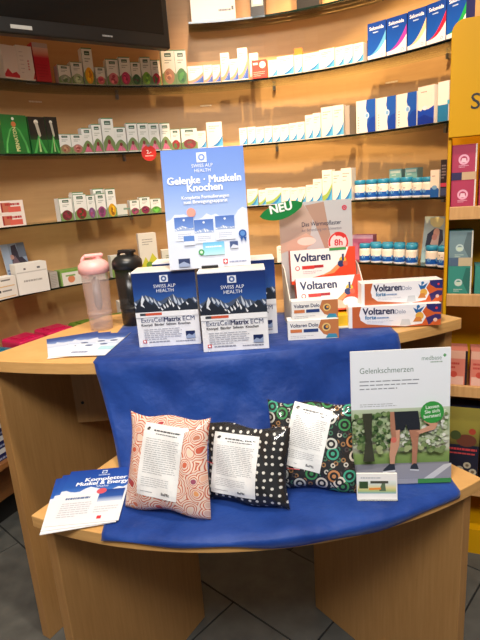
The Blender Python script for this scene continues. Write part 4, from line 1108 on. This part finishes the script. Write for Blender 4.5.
carton('patch_carton', 0.185, 0.030, 0.075, (0.250, 1.410, ZT + 0.0035), radians(3), Art(0.185, 0.030).rect(0, 0, 1, 1, (236, 190, 40)), 'flat yellow carton lying in the tray under the orange cartons', 'box', None, mat('yellow_carton', (232, 184, 30), 0.45))
def art_small(w, h):
    a = Art(w, h).rect(0, 0, 1, 1, (236, 234, 230))
    a.poly([(0.66, 1), (0.60, 0.6), (0.70, 0.25), (0.9, 0.05), (1, 0), (1, 1)], (190, 120, 72))
    a.disc(0.76, 0.60, 0.085, (226, 190, 120)).disc(0.76, 0.60, 0.055, (60, 60, 80)).disc(0.775, 0.62, 0.03, (226, 160, 60))
    a.text('Voltaren Dolo', 0.05, 0.66, 0.27, (44, 50, 90), bold=0.014, maxw=0.55).rect(0.05, 0.38, 0.28, 0.55, (206, 120, 70)).rect(0.31, 0.38, 0.60, 0.55, (40, 64, 120)).lines(0.05, 0.1, 0.55, 0.28, 2, (190, 190, 190), 3, 0.3)
    a.poly([(0.74, 0.04), (0.80, 0.26), (0.95, 0.24), (0.98, 0.04)], (60, 140, 170))
    return a
carton('gel_carton', 0.132, 0.052, 0.04, (0.190, 1.300, ZT), radians(-3), art_small(0.132, 0.052), 'lower of two small white and brown cartons in front of display', 'box', 'small gel cartons', M_WHITE)
carton('gel_carton', 0.120, 0.050, 0.036, (0.196, 1.303, ZT + 0.0523), radians(-1), art_small(0.120, 0.050), 'upper of two small white and brown cartons in front of display', 'box', 'small gel cartons', M_WHITE)
def art_forte(w, h):
    a = Art(w, h).rect(0, 0, 1, 1, (238, 236, 236))
    a.poly([(0.04, 1), (0.04, 0), (0.62, 0), (0.5, 0.04), (0.2, 0.16), (0.13, 0.36), (0.12, 0.7), (0.14, 1)], (190, 96, 52))
    a.poly([(0.14, 1.0), (0.115, 0.6), (0.14, 0.34), (0.22, 0.20), (0.5, 0.10), (0.66, 0.24), (0.80, 0.62), (0.84, 1.0)], (236, 234, 238))
    a.poly([(0.62, 0), (0.80, 0.1), (0.84, 0.4), (0.80, 0.66), (0.84, 0.9), (0.86, 1), (1, 1), (1, 0)], (206, 92, 40))
    a.poly([(0.84, 1), (0.85, 0.8), (0.92, 0.62), (1, 0.60), (1, 1)], (40, 40, 104)).poly([(0.87, 0.02), (0.84, 0.36), (0.94, 0.52), (1, 0.5), (1, 0.3), (0.92, 0.2)], (60, 44, 100))
    a.disc(0.95, 0.80, 0.014, (226, 60, 70)).disc(0.94, 0.25, 0.022, (236, 190, 170))
    a.rect(0.74, 0.40, 0.755, 0.86, (40, 110, 170)).poly([(0.70, 0.86), (0.75, 0.74), (0.82, 0.90), (0.78, 0.62), (0.73, 0.60)], (30, 96, 160)).disc(0.755, 0.90, 0.018, (40, 110, 170)).disc(0.77, 0.46, 0.045, (226, 170, 70)).poly([(0.70, 0.2), (0.73, 0.42), (0.78, 0.42), (0.80, 0.2)], (210, 130, 60))
    a.poly([(0.56, 0.06), (0.58, 0.34), (0.66, 0.34), (0.68, 0.06)], (206, 208, 212))
    a.text('Voltaren', 0.155, 0.62, 0.44, (34, 38, 78), bold=0.022, maxw=0.34).text('Dolo', 0.50, 0.62, 0.27, (120, 130, 160), maxw=0.12).text('forte', 0.18, 0.40, 0.25, (40, 120, 170), bold=0.02, maxw=0.12).lines(0.31, 0.42, 0.44, 0.52, 1, (120, 150, 190), 3, 0.6, 1.0).lines(0.2, 0.22, 0.5, 0.36, 2, (200, 204, 214), 4, 0.3)
    return a
o = carton('gel_carton', 0.246, 0.060, 0.052, (0.424, 1.343 + 0.026, ZT), radians(-6), art_forte(0.246, 0.060), 'lower of two long white and orange gel cartons on the table corner', 'box', 'long gel cartons')
o = carton('gel_carton', 0.218, 0.060, 0.052, (0.447, 1.385, ZT + 0.0603), radians(-3), art_forte(0.218, 0.060), 'upper of two long white and orange gel cartons on the table corner', 'box', 'long gel cartons')

# ------------------------------------------------------------------ things on the lower tier
# sign with the runner
w, h = 0.207, 0.297
sg = empty('information_sign', (0.327, 0.990, ZL + 0.006), (radians(-3), 0, radians(-3.6)))
tag(sg, 'white upright sign with green dot and photo of a runner holding his knee', 'sign')
bevel(link('board', box_mesh(-w / 2, w / 2, 0, 0.004, 0, h), M_WHITE, sg), 0.0008)
a = Art(w, h).rect(0, 0, 1, 1, (226, 231, 238))
a.text('Gelenkschmerzen', 0.09, 0.835, 0.060, (96, 122, 112), maxw=0.54)
a.lines(0.09, 0.715, 0.70, 0.80, 3, (128, 134, 142), 4, 0.26, 0.62).lines(0.09, 0.585, 0.46, 0.615, 2, (150, 156, 162), 7, 0.3, 1.0)
a.text('medbase', 0.71, 0.915, 0.045, (110, 140, 128), maxw=0.20).lines(0.80, 0.895, 0.92, 0.91, 1, (150, 170, 160), 3, 0.6, 1.0).rect(0.925, 0.94, 0.955, 0.95, (60, 150, 70)).rect(0.935, 0.932, 0.945, 0.958, (60, 150, 70))
P0, P1 = 0.035, 0.565                                     # photo band, unit heights
V = lambda q: P0 + (P1 - P0) * q
a.grad(0, P0, 1, P1, [(0, (150, 150, 162)), (0.19, (140, 140, 150)), (0.2, (120, 150, 84)), (0.34, (140, 166, 96)), (0.42, (206, 206, 186)), (0.6, (190, 200, 170)), (0.8, (160, 180, 132)), (1, (186, 198, 176))])
rn = random.Random(12)
for _ in range(420):
    u = rn.random(); q = 0.46 + 0.52 * rn.random()
    g = rn.choice([(110, 134, 84), (146, 164, 120), (186, 196, 166), (206, 212, 192), (160, 176, 136), (222, 224, 212)] if u > 0.42 else [(48, 74, 44), (70, 98, 56), (96, 124, 74), (130, 152, 102), (176, 190, 154)])
    rr = 0.008 + 0.022 * rn.random()
    a.disc(min(0.975 - rr, max(rr, u)), V(min(q, 0.96 - rr)), rr, g, n=8)
for _ in range(40):
    u = rn.uniform(0.05, 0.95); a.disc(u, V(0.40 + 0.12 * rn.random()), 0.03, rn.choice([(120, 140, 90), (160, 172, 124), (90, 112, 66)]), rv=0.018, n=8)
a.poly([(0.10, V(0.28)), (0.13, V(0.6)), (0.10, V(0.98)), (0.20, V(0.98)), (0.19, V(0.6)), (0.22, V(0.28))], (58, 60, 46))
a.poly([(0, V(0.0)), (0, V(0.14)), (0.5, V(0.22)), (1, V(0.22)), (1, V(0))], (150, 150, 160)).poly([(0.72, V(0)), (0.92, V(0.20)), (1, V(0.22)), (1, V(0.19)), (0.82, V(0))], (206, 206, 210))
skin, skin2 = (200, 150, 124), (172, 120, 96)
a.poly([(0.42, V(0.99)), (0.66, V(0.99)), (0.68, V(0.80)), (0.68, V(0.70)), (0.56, V(0.71)), (0.54, V(0.80)), (0.52, V(0.72)), (0.40, V(0.70)), (0.41, V(0.85))], (34, 38, 46))
a.poly([(0.40, V(0.72)), (0.48, V(0.73)), (0.47, V(0.50)), (0.43, V(0.34)), (0.42, V(0.20)), (0.38, V(0.20)), (0.37, V(0.36)), (0.38, V(0.52))], skin)
a.poly([(0.57, V(0.72)), (0.67, V(0.72)), (0.66, V(0.50)), (0.65, V(0.32)), (0.645, V(0.20)), (0.60, V(0.20)), (0.60, V(0.36)), (0.60, V(0.52))], skin2)
a.poly([(0.42, V(0.99)), (0.38, V(0.99)), (0.38, V(0.76)), (0.40, V(0.58)), (0.44, V(0.60)), (0.43, V(0.80))], skin2)
a.poly([(0.72, V(0.86)), (0.86, V(0.80)), (0.83, V(0.72)), (0.68, V(0.66)), (0.62, V(0.63)), (0.62, V(0.68)), (0.70, V(0.73)), (0.78, V(0.78)), (0.72, V(0.83))], skin)
a.disc(0.415, V(0.585), 0.03, (206, 110, 96), rv=0.022).disc(0.64, V(0.655), 0.035, skin2, rv=0.018)
a.poly([(0.30, V(0.125)), (0.31, V(0.16)), (0.37, V(0.235)), (0.42, V(0.235)), (0.43, V(0.14))], (44, 50, 60)).poly([(0.30, V(0.105)), (0.30, V(0.128)), (0.43, V(0.145)), (0.43, V(0.12))], (220, 222, 226))
a.poly([(0.58, V(0.15)), (0.59, V(0.20)), (0.62, V(0.235)), (0.65, V(0.225)), (0.67, V(0.14))], (44, 50, 60)).poly([(0.58, V(0.13)), (0.58, V(0.15)), (0.67, V(0.14)), (0.67, V(0.12))], (210, 214, 220))
a.rect(0, 0, 1, P0, (160, 160, 170)).rect(0.66, 0.0, 1, P0, (66, 140, 70))
a.disc(0.80, 0.545, 0.118, (50, 146, 62))
for i, t in enumerate(('Lassen', 'Sie sich', 'beraten!')):
    a.text(t, 0.80, 0.575 - 0.034 * i, 0.036, (226, 240, 226), 'C', bold=0.01, rot=6, maxw=0.17)
link('front_print', a.mesh(0.00003), M_PRINT, sg, (0, -0.0002, 0))
link('acrylic_foot', box_mesh(-w / 2 - 0.002, w / 2 + 0.002, -0.0055, 0.06, 0.0, 0.0015), M_ACRYL, sg, (0, 0, 0), (radians(2), 0, 0))

# small card stack in front of it
w, h = 0.082, 0.055
cd = empty('card_holder', (0.259, 0.930, ZL + 0.005), (radians(-7), 0, radians(-7)))
tag(cd, 'small stand of white cards with landscape photo before the sign', 'card')
link('card_stack', box_mesh(-w / 2, w / 2, 0, 0.006, 0, h), M_WHITE, cd)
a = Art(w, h).rect(0, 0, 1, 1, (232, 230, 226)).grad(0.02, 0.22, 0.97, 0.74, [(0, (120, 170, 180)), (0.2, (176, 190, 120)), (0.45, (220, 206, 150)), (0.7, (206, 214, 200)), (1, (226, 232, 226))])
a.rect(0.06, 0.42, 0.28, 0.70, (52, 76, 40)).rect(0.34, 0.62, 0.78, 0.72, (70, 70, 60)).poly([(0.55, 0.32), (0.62, 0.62), (0.70, 0.62), (0.72, 0.32)], (90, 110, 80)).poly([(0.3, 0.44), (0.6, 0.46), (0.6, 0.38), (0.3, 0.36)], (226, 140, 60)).lines(0.1, 0.82, 0.6, 0.90, 1, (180, 184, 186), 3, 0.6, 1.0)
link('front_print', a.mesh(), M_PAPER, cd, (0, -0.0002, 0))
link('clear_stand', box_mesh(-w / 2, w / 2, -0.008, 0.02, 0, 0.0012), M_ACRYL, cd, (0, 0, 0), (radians(7), 0, 0))

# cherry-stone cushions in clear zip bags
def pat_base(name):
    m, nt, nd, lk, b = nodes_of(name)
    tc = nd.new('ShaderNodeTexCoord')
    mp = nd.new('ShaderNodeMapping')
    lk.new(tc.outputs['Object'], mp.inputs[0])
    b.inputs['Roughness'].default_value = 0.8
    # flatten to the x-z plane of the cushion
    sp = nd.new('ShaderNodeSeparateXYZ'); cb = nd.new('ShaderNodeCombineXYZ')
    lk.new(mp.outputs[0], sp.inputs[0]); lk.new(sp.outputs[0], cb.inputs[0]); lk.new(sp.outputs[2], cb.inputs[1])
    return m, nd, lk, b, cb
def voro(nd, lk, vec, scale, feature='F1', rnd=1.0):
    v = nd.new('ShaderNodeTexVoronoi'); v.voronoi_dimensions = '2D'; v.feature = feature
    v.inputs['Scale'].default_value = scale; v.inputs['Randomness'].default_value = rnd
    lk.new(vec.outputs[0], v.inputs['Vector'])
    return v
def mixc(nd, lk, f, a_, b_):
    x = nd.new('ShaderNodeMix'); x.data_type = 'RGBA'
    lk.new(f, x.inputs[0])
    for i, q in ((6, a_), (7, b_)):
        if isinstance(q, tuple): x.inputs[i].default_value = (*lin(q), 1)
        else: lk.new(q, x.inputs[i])
    return x
# paisley: swirls of red, orange and cream rings
m, nd, lk, b, vec = pat_base('paisley_fabric')
nz = nd.new('ShaderNodeTexNoise'); nz.inputs['Scale'].default_value = 22; lk.new(vec.outputs[0], nz.inputs['Vector'])
ad = nd.new('ShaderNodeVectorMath'); ad.operation = 'MULTIPLY_ADD'; ad.inputs[1].default_value = (0.03, 0.03, 0); lk.new(nz.outputs[1], ad.inputs[0]); lk.new(vec.outputs[0], ad.inputs[2])
v1 = voro(nd, lk, ad, 34)
mu = nd.new('ShaderNodeMath'); mu.operation = 'MULTIPLY'; mu.inputs[1].default_value = 21; lk.new(v1.outputs['Distance'], mu.inputs[0])
sn = nd.new('ShaderNodeMath'); sn.operation = 'SINE'; lk.new(mu.outputs[0], sn.inputs[0])
r1 = ramp(nd, [(0.0, (232, 214, 200)), (0.30, (226, 190, 170)), (0.40, (164, 36, 44)), (0.62, (200, 70, 52)), (0.80, (222, 140, 84)), (0.90, (236, 216, 200))])
mrr = nd.new('ShaderNodeMapRange'); mrr.inputs[1].default_value = -1; lk.new(sn.outputs[0], mrr.inputs[0]); lk.new(mrr.outputs[0], r1.inputs[0])
r2 = ramp(nd, [(0.0, (176, 44, 60)), (0.3, (214, 110, 70)), (0.55, (238, 214, 190)), (0.8, (150, 50, 90)), (1.0, (230, 160, 100))])
sx = nd.new('ShaderNodeSeparateColor'); lk.new(v1.outputs['Color'], sx.inputs[0]); lk.new(sx.outputs[0], r2.inputs[0])
th_ = nd.new('ShaderNodeMath'); th_.operation = 'LESS_THAN'; th_.inputs[1].default_value = 0.2; lk.new(v1.outputs['Distance'], th_.inputs[0])
mA = mixc(nd, lk, th_.outputs[0], r1.outputs[0], r2.outputs[0]); lk.new(mA.outputs[2], b.inputs['Base Color'])
M_PAISLEY = m
# polka dots
m, nd, lk, b, vec = pat_base('polka_dot_fabric')
v1 = voro(nd, lk, vec, 66, rnd=0.3)
th_ = nd.new('ShaderNodeMath'); th_.operation = 'LESS_THAN'; th_.inputs[1].default_value = 0.2; lk.new(v1.outputs['Distance'], th_.inputs[0])
mA = mixc(nd, lk, th_.outputs[0], (20, 20, 22), (220, 218, 210)); lk.new(mA.outputs[2], b.inputs['Base Color'])
M_POLKA = m
# circles on black
m, nd, lk, b, vec = pat_base('circle_print_fabric')
v1 = voro(nd, lk, vec, 30, rnd=0.9)
mu = nd.new('ShaderNodeMath'); mu.operation = 'MULTIPLY'; mu.inputs[1].default_value = 24; lk.new(v1.outputs['Distance'], mu.inputs[0])
sn = nd.new('ShaderNodeMath'); sn.operation = 'SINE'; lk.new(mu.outputs[0], sn.inputs[0])
gt = nd.new('ShaderNodeMath'); gt.operation = 'GREATER_THAN'; gt.inputs[1].default_value = 0.1; lk.new(sn.outputs[0], gt.inputs[0])
ls = nd.new('ShaderNodeMath'); ls.operation = 'LESS_THAN'; ls.inputs[1].default_value = 0.44; lk.new(v1.outputs['Distance'], ls.inputs[0])
mm = nd.new('ShaderNodeMath'); mm.operation = 'MULTIPLY'; lk.new(gt.outputs[0], mm.inputs[0]); lk.new(ls.outputs[0], mm.inputs[1])
sx = nd.new('ShaderNodeSeparateColor'); lk.new(v1.outputs['Color'], sx.inputs[0])
r2 = ramp(nd, [(0.0, (60, 140, 80)), (0.25, (206, 206, 196)), (0.45, (60, 160, 130)), (0.62, (190, 130, 80)), (0.8, (226, 216, 200)), (1.0, (150, 80, 70))]); r2.color_ramp.interpolation = 'CONSTANT'
lk.new(sx.outputs[0], r2.inputs[0])
v2 = voro(nd, lk, vec, 72, rnd=0.8)
l2 = nd.new('ShaderNodeMath'); l2.operation = 'LESS_THAN'; l2.inputs[1].default_value = 0.36; lk.new(v2.outputs['Distance'], l2.inputs[0])
g2 = nd.new('ShaderNodeMath'); g2.operation = 'GREATER_THAN'; g2.inputs[1].default_value = 0.17; lk.new(v2.outputs['Distance'], g2.inputs[0])
p2 = nd.new('ShaderNodeMath'); p2.operation = 'MULTIPLY'; lk.new(l2.outputs[0], p2.inputs[0]); lk.new(g2.outputs[0], p2.inputs[1])
s2 = nd.new('ShaderNodeSeparateColor'); lk.new(v2.outputs['Color'], s2.inputs[0])
r3 = ramp(nd, [(0.0, (150, 110, 70)), (0.3, (60, 110, 84)), (0.55, (200, 196, 186)), (0.8, (70, 60, 64))]); r3.color_ramp.interpolation = 'CONSTANT'
lk.new(s2.outputs[0], r3.inputs[0])
mB = mixc(nd, lk, p2.outputs[0], (18, 20, 22), r3.outputs[0])
big = nd.new('ShaderNodeMath'); big.operation = 'LESS_THAN'; big.inputs[1].default_value = 0.47; lk.new(v1.outputs['Distance'], big.inputs[0])
mC = mixc(nd, lk, big.outputs[0], mB.outputs[2], (18, 20, 22))
mA = mixc(nd, lk, mm.outputs[0], mC.outputs[2], r2.outputs[0]); lk.new(mA.outputs[2], b.inputs['Base Color'])
M_CIRCLE = m
M_FILM = glassy('clear_bag_film', (0.985, 0.985, 0.985), 0.13, 0.055, 1.12, True)
M_ZIP = mat('red_zip_line', (196, 60, 70), 0.4)

def cushion(loc, rz, tilt, w, h, T, fabric, label, sheet_uv, seed, zip_v=None, sheet_rot=0):
    o = empty('bagged_cushion', loc, (tilt, 0, rz))
    tag(o, label, 'cushion', 'cushions in clear bags on the lower tier')
    rn = random.Random(seed)
    ph = [rn.uniform(0, 6) for _ in range(4)]
    def thick(u, v):
        e = max(0, (1 - abs(u) ** 3.2)) ** 0.55 * max(0, (1 - abs(v) ** 3.2)) ** 0.55
        lump = 1 + 0.09 * sin(4.2 * u + ph[0]) * cos(3.7 * v + ph[1]) + 0.05 * sin(9 * u + ph[2] + 5 * v)
        sag = 1.0 - 0.22 * v
        return T * e * lump * sag
    def outline(u, v):
        px = (1 - 0.05 * (1 - v * v)) * (1 + 0.03 * sin(3 * v + ph[3])) * (1 - 0.03 * v)
        pz = 1 - 0.045 * (1 - u * u)
        return u * w / 2 * px, h / 2 + v * h / 2 * pz + 0.004 * sin(5 * u + ph[0])
    def surf(front, grow, bord):
        n_ = 30
        vs_ = []
        for j in range(n_ + 1):
            for i in range(n_ + 1):
                u, v = -1 + 2 * i / n_, -1 + 2 * j / n_
                x, z = outline(u, v)
                x *= 1 + bord; z = h / 2 + (z - h / 2) * (1 + bord)
                t = thick(u, v) + (grow * (1 - max(abs(u), abs(v)) ** 8) if grow else 0)
                if grow: t += 0.0016 * sin(23 * u + 9 * v + ph[1]) * (1 - u ** 8) * (1 - v ** 8) * (0.3 + abs(u))
                vs_.append((x, (-t if front else t) + (-0.0004 if front else 0.0004), z))
        return vs_, n_
    def closed(grow, bord):
        va, n_ = surf(True, grow, bord); vb, _ = surf(False, grow, bord)
        k = n_ + 1
        fa = [(j * k + i, j * k + i + 1, (j + 1) * k + i + 1, (j + 1) * k + i) for j in range(n_) for i in range(n_)]
        fb = [tuple(q + k * k for q in f[::-1]) for f in fa]
        rim = [i for i in range(k)] + [j * k + n_ for j in range(1, k)] + [n_ * k + i for i in range(n_ - 1, -1, -1)] + [j * k for j in range(n_ - 1, 0, -1)]
        fr = [(rim[i], rim[i] + k * k, rim[(i + 1) % len(rim)] + k * k, rim[(i + 1) % len(rim)]) for i in range(len(rim))]
        return mesh(va + vb, fa + fb + fr)
    link('cushion', closed(0, 0), fabric, o, smooth=True)
    link('plastic_bag', closed(0.0055, 0.035), M_FILM, o, smooth=True)
    u0, v0, u1, v1 = sheet_uv
    sw, shh = (u1 - u0) * w / 2, (v1 - v0) * h / 2
    A = Art(sw, shh)
    A.rect(0, 0, 1, 1, (240, 241, 240), 10, 14)
    A.rect(0.08, 0.90, 0.14, 0.93, (40, 40, 44)).rect(0.10, 0.92, 0.16, 0.945, (40, 40, 44)).lines(0.26, 0.90, 0.92, 0.93, 1, (60, 62, 66), 3, 0.7, 1.0).lines(0.32, 0.86, 0.85, 0.885, 1, (110, 112, 116), 4, 0.6, 1.0)
    A.lines(0.1, 0.32, 0.92, 0.82, 17, (168, 170, 174), 5, 0.3).lines(0.1, 0.14, 0.8, 0.28, 5, (176, 178, 182), 6, 0.3)
    A.text('BePfit', 0.62, 0.055, 0.055, (40, 42, 50), bold=0.015).rect(0.1, 0.06, 0.4, 0.068, (150, 150, 156))
    cu, cz = (u0 + u1) / 2 * w / 2, h / 2 + (v0 + v1) / 2 * h / 2
    cr, sr = cos(sheet_rot), sin(sheet_rot)
    def warp(x, y, k):
        dx, dz = x, y - shh / 2
        X, Zz = cu + dx * cr - dz * sr, cz + dx * sr + dz * cr
        u, v = max(-0.97, min(0.97, X / (w / 2))), max(-0.97, min(0.97, (Zz - h / 2) / (h / 2)))
        return (X, -(thick(u, v) + 0.0022 + k), Zz)
    link('instruction_sheet', A.mesh(0.00006, warp), M_PAPER, o)
    if zip_v:
        va, vb_ = zip_v
        P = []
        for i in range(13):
            t = i / 12
            u = va[0] + (vb_[0] - va[0]) * t; v = va[1] + (vb_[1] - va[1]) * t
            P.append((u * w / 2, -(thick(u, v) + 0.0065), h / 2 + v * h / 2))
        link('zip_seal', tube(P, 0.0009, 6), M_ZIP, o)
    return o
cushion((-0.180, 0.930, ZL + 0.006), radians(-19), radians(-17), 0.188, 0.204, 0.028, M_PAISLEY, 'cushion with red and orange paisley print in clear bag', (-0.55, -0.62, 0.42, 0.82), 3, None, radians(-4))
cushion((-0.016, 0.944, ZL + 0.006), radians(-21), radians(-17), 0.186, 0.166, 0.028, M_POLKA, 'black cushion with white polka dots in clear bag', (-0.74, -0.74, 0.34, 0.78), 5, ((-0.98, 0.02), (-0.7, 0.0)), radians(-1))
cushion((0.127, 0.979, ZL + 0.006), radians(-14), radians(-20), 0.194, 0.190, 0.026, M_CIRCLE, 'black cushion with green and white circle print in clear bag', (-0.50, -0.50, 0.38, 0.92), 8, ((-0.95, -0.45), (-0.2, -0.5)), radians(-12))

# ------------------------------------------------------------------ yellow rack at right
RK = empty('display_rack', (0.667, 1.62, 0), (0, 0, radians(-22)))
tag(RK, 'yellow floor-standing rack with header panel and boxed goods at right', 'rack')
rmat = Matrix.Translation((0.667, 1.62, 0)) @ Matrix.Rotation(radians(-22), 4, 'Z')
RW_, RD = 0.50, 0.24
def rpart(name, me, m_): return link(name, me, m_, RK)
bevel(rpart('side_panel', box_mesh(0, 0.010, 0, RD, 0, 1.50), M_YELLOW), 0.002)
bevel(rpart('side_panel', box_mesh(RW_ - 0.010, RW_, 0, RD, 0, 1.50), M_YELLOW), 0.002)
rpart('back_panel', box_mesh(0.010, RW_ - 0.010, RD - 0.012, RD, 0.02, 1.50), M_YELLOW)
hp = [(0, 1.452), (RW_, 1.452), (RW_, 1.735)] + [(RW_ - 0.035 + 0.035 * cos(t), 1.735 + 0.035 * sin(t)) for t in [pi / 2 * k / 6 for k in range(1, 7)]] + [(0.035 - 0.035 * sin(t), 1.735 + 0.035 * cos(t)) for t in [pi / 2 * k / 6 for k in range(0, 7)]]
hd = link('header_panel', prism(hp, 0, 0.03), M_YELLOW, RK, (0, 0.0, 0), (pi / 2, 0, 0))
for v in hd.data.vertices: v.co.z -= 0.018
bevel(hd, 0.002)
ha = Art(RW_, 0.31)
ha.text('S', 0.112, 0.24, 0.20, (28, 24, 20), bold=0.004)
link('header_lettering', ha.mesh(), M_PRINT, RK, (RW_ / 2, -0.0125, 1.452))
for zf in (1.222, 0.946, 0.632, 0.262):
    rpart('shelf', box_mesh(0.010, RW_ - 0.010, 0.004, RD - 0.012, zf - 0.014, zf), M_RACKW)
    bevel(rpart('shelf_lip', box_mesh(0.010, RW_ - 0.010, -0.010, 0.004, zf - 0.014, zf + 0.026), M_RACKW), 0.002)
rpart('plinth', box_mesh(0.010, RW_ - 0.010, 0.01, RD - 0.012, 0.0, 0.10), M_YELLOW)
def rack_box(name, x, y, z, w, h, d, art, label, group, body):
    p = rmat @ Vector((x, y, z))
    return carton(name, w, h, d, tuple(p), radians(-22), art, label, 'box', group, body)
def art_pink(w, h, s):
    a = Art(w, h).rect(0, 0, 1, 1, (168, 40, 72)).rect(0.05, 0.03, 0.93, 0.97, (178, 56, 86))
    a.ring(0.48, 0.58, 0.14, 0.22, (236, 170, 190)).poly([(0.36, 0.50), (0.60, 0.50), (0.56, 0.62), (0.40, 0.62)], (240, 196, 206)).lines(0.28, 0.36, 0.7, 0.44, 2, (236, 180, 196), s, 0.4).rect(0.94, 0, 1, 1, (236, 220, 206))
    if s % 2: a.rect(0, 0.0, 0.42, 0.22, (50, 40, 80)).rect(0.42, 0.0, 1, 0.22, (206, 170, 130))
    return a
def art_teal(w, h, s):
    c = (118, 142, 146) if s % 2 else (56, 138, 122)
    a = Art(w, h).rect(0, 0, 1, 1, c).poly([(0.95, 0.1), (0.95, 0.95), (0.75, 0.95), (0.6, 0.55), (0.8, 0.3)], tuple(int(q * 0.78) for q in c))
    a.ring(0.45, 0.52, 0.10, 0.17, (190, 206, 200)).poly([(0.32, 0.44), (0.58, 0.44), (0.54, 0.54), (0.36, 0.54)], (200, 214, 190)).lines(0.25, 0.26, 0.65, 0.36, 2, (190, 206, 190), s, 0.4).rect(0.94, 0, 1, 1, (222, 216, 196))
    if s % 2: a.rect(0, 0.0, 0.42, 0.24, (80, 100, 124)).rect(0.42, 0.0, 1, 0.24, (196, 176, 140))
    return a
M_PKB = mat('pink_box', (170, 46, 78), 0.5); M_TLB = mat('teal_box', (70, 130, 124), 0.5)
COLN = ['left', 'middle', 'right', 'far right']
for c in range(4):
    x = 0.048 + 0.080 * c
    for r_ in range(2):
        rack_box('tea_box', x, 0.06, 1.2225 + 0.1045 * r_, 0.070, 0.104, 0.08, art_pink(0.070, 0.104, r_), f'{("lower", "upper")[r_]} pink box in the {COLN[c]} column of yellow rack', 'pink boxes in the yellow rack', M_PKB)
        if not (r_ == 1 and c == 1):
            rack_box('tea_box', x, 0.06, 0.9465 + 0.1125 * r_, 0.070, 0.112, 0.08, art_teal(0.070, 0.112, r_), f'{("lower teal green", "upper grey teal")[r_]} box in the {COLN[c]} column of yellow rack', 'teal boxes in the yellow rack', M_TLB)
    a = Art(0.070, 0.14).rect(0, 0, 1, 1, (222, 130, 110)).rect(0, 0.80, 1, 1, (232, 176, 150)).rect(0.9, 0, 1, 1, (40, 30, 36)).lines(0.1, 0.55, 0.7, 0.75, 2, (196, 70, 60), 3, 0.5).rect(0.05, 0.08, 0.85, 0.35, (236, 190, 170)).disc(0.4, 0.4, 0.16, (206, 80, 64))
    rack_box('tea_box', x, 0.06, 0.6325, 0.070, 0.14, 0.08, a, f'coral tea box in the {COLN[c]} column, third shelf of yellow rack', 'coral boxes in the yellow rack', mat('coral_box', (214, 130, 110), 0.5))
for c in range(3):
    a = Art(0.118, 0.30).rect(0, 0, 1, 1, (30, 32, 52)).grad(0, 0.52, 1, 1, [(0, (96, 84, 40)), (0.4, (150, 140, 60)), (1, (176, 160, 70))])
    a.disc(0.65, 0.58, 0.28, (110, 60, 44), rv=0.08).disc(0.35, 0.64, 0.15, (70, 84, 44), rv=0.06).disc(0.8, 0.70, 0.1, (176, 70, 50), rv=0.04)
    a.lines(0.16, 0.45, 0.95, 0.485, 1, (206, 66, 70), 4, 0.8, 1.0).lines(0.2, 0.40, 0.9, 0.425, 1, (196, 70, 70), 5, 0.8, 1.0)
    for (u, v) in ((0.5, 0.2), (0.7, 0.26), (0.86, 0.18), (0.62, 0.12), (0.8, 0.1), (0.46, 0.1)):
        a.disc(u, v, 0.11, (196, 186, 160), n=9).disc(u, v, 0.05, (120, 104, 80), n=8)
    a.lines(0.06, 0.03, 0.34, 0.08, 2, (170, 170, 180), 5, 0.4)
    rack_box('gift_box', 0.074 + 0.126 * c, 0.07, 0.2625, 0.118, 0.30, 0.07, a, f'dark tall printed box, {COLN[c]} one on the lowest rack shelf', 'tall boxes on the lowest rack shelf', mat('dark_blue_box', (30, 32, 52), 0.5))
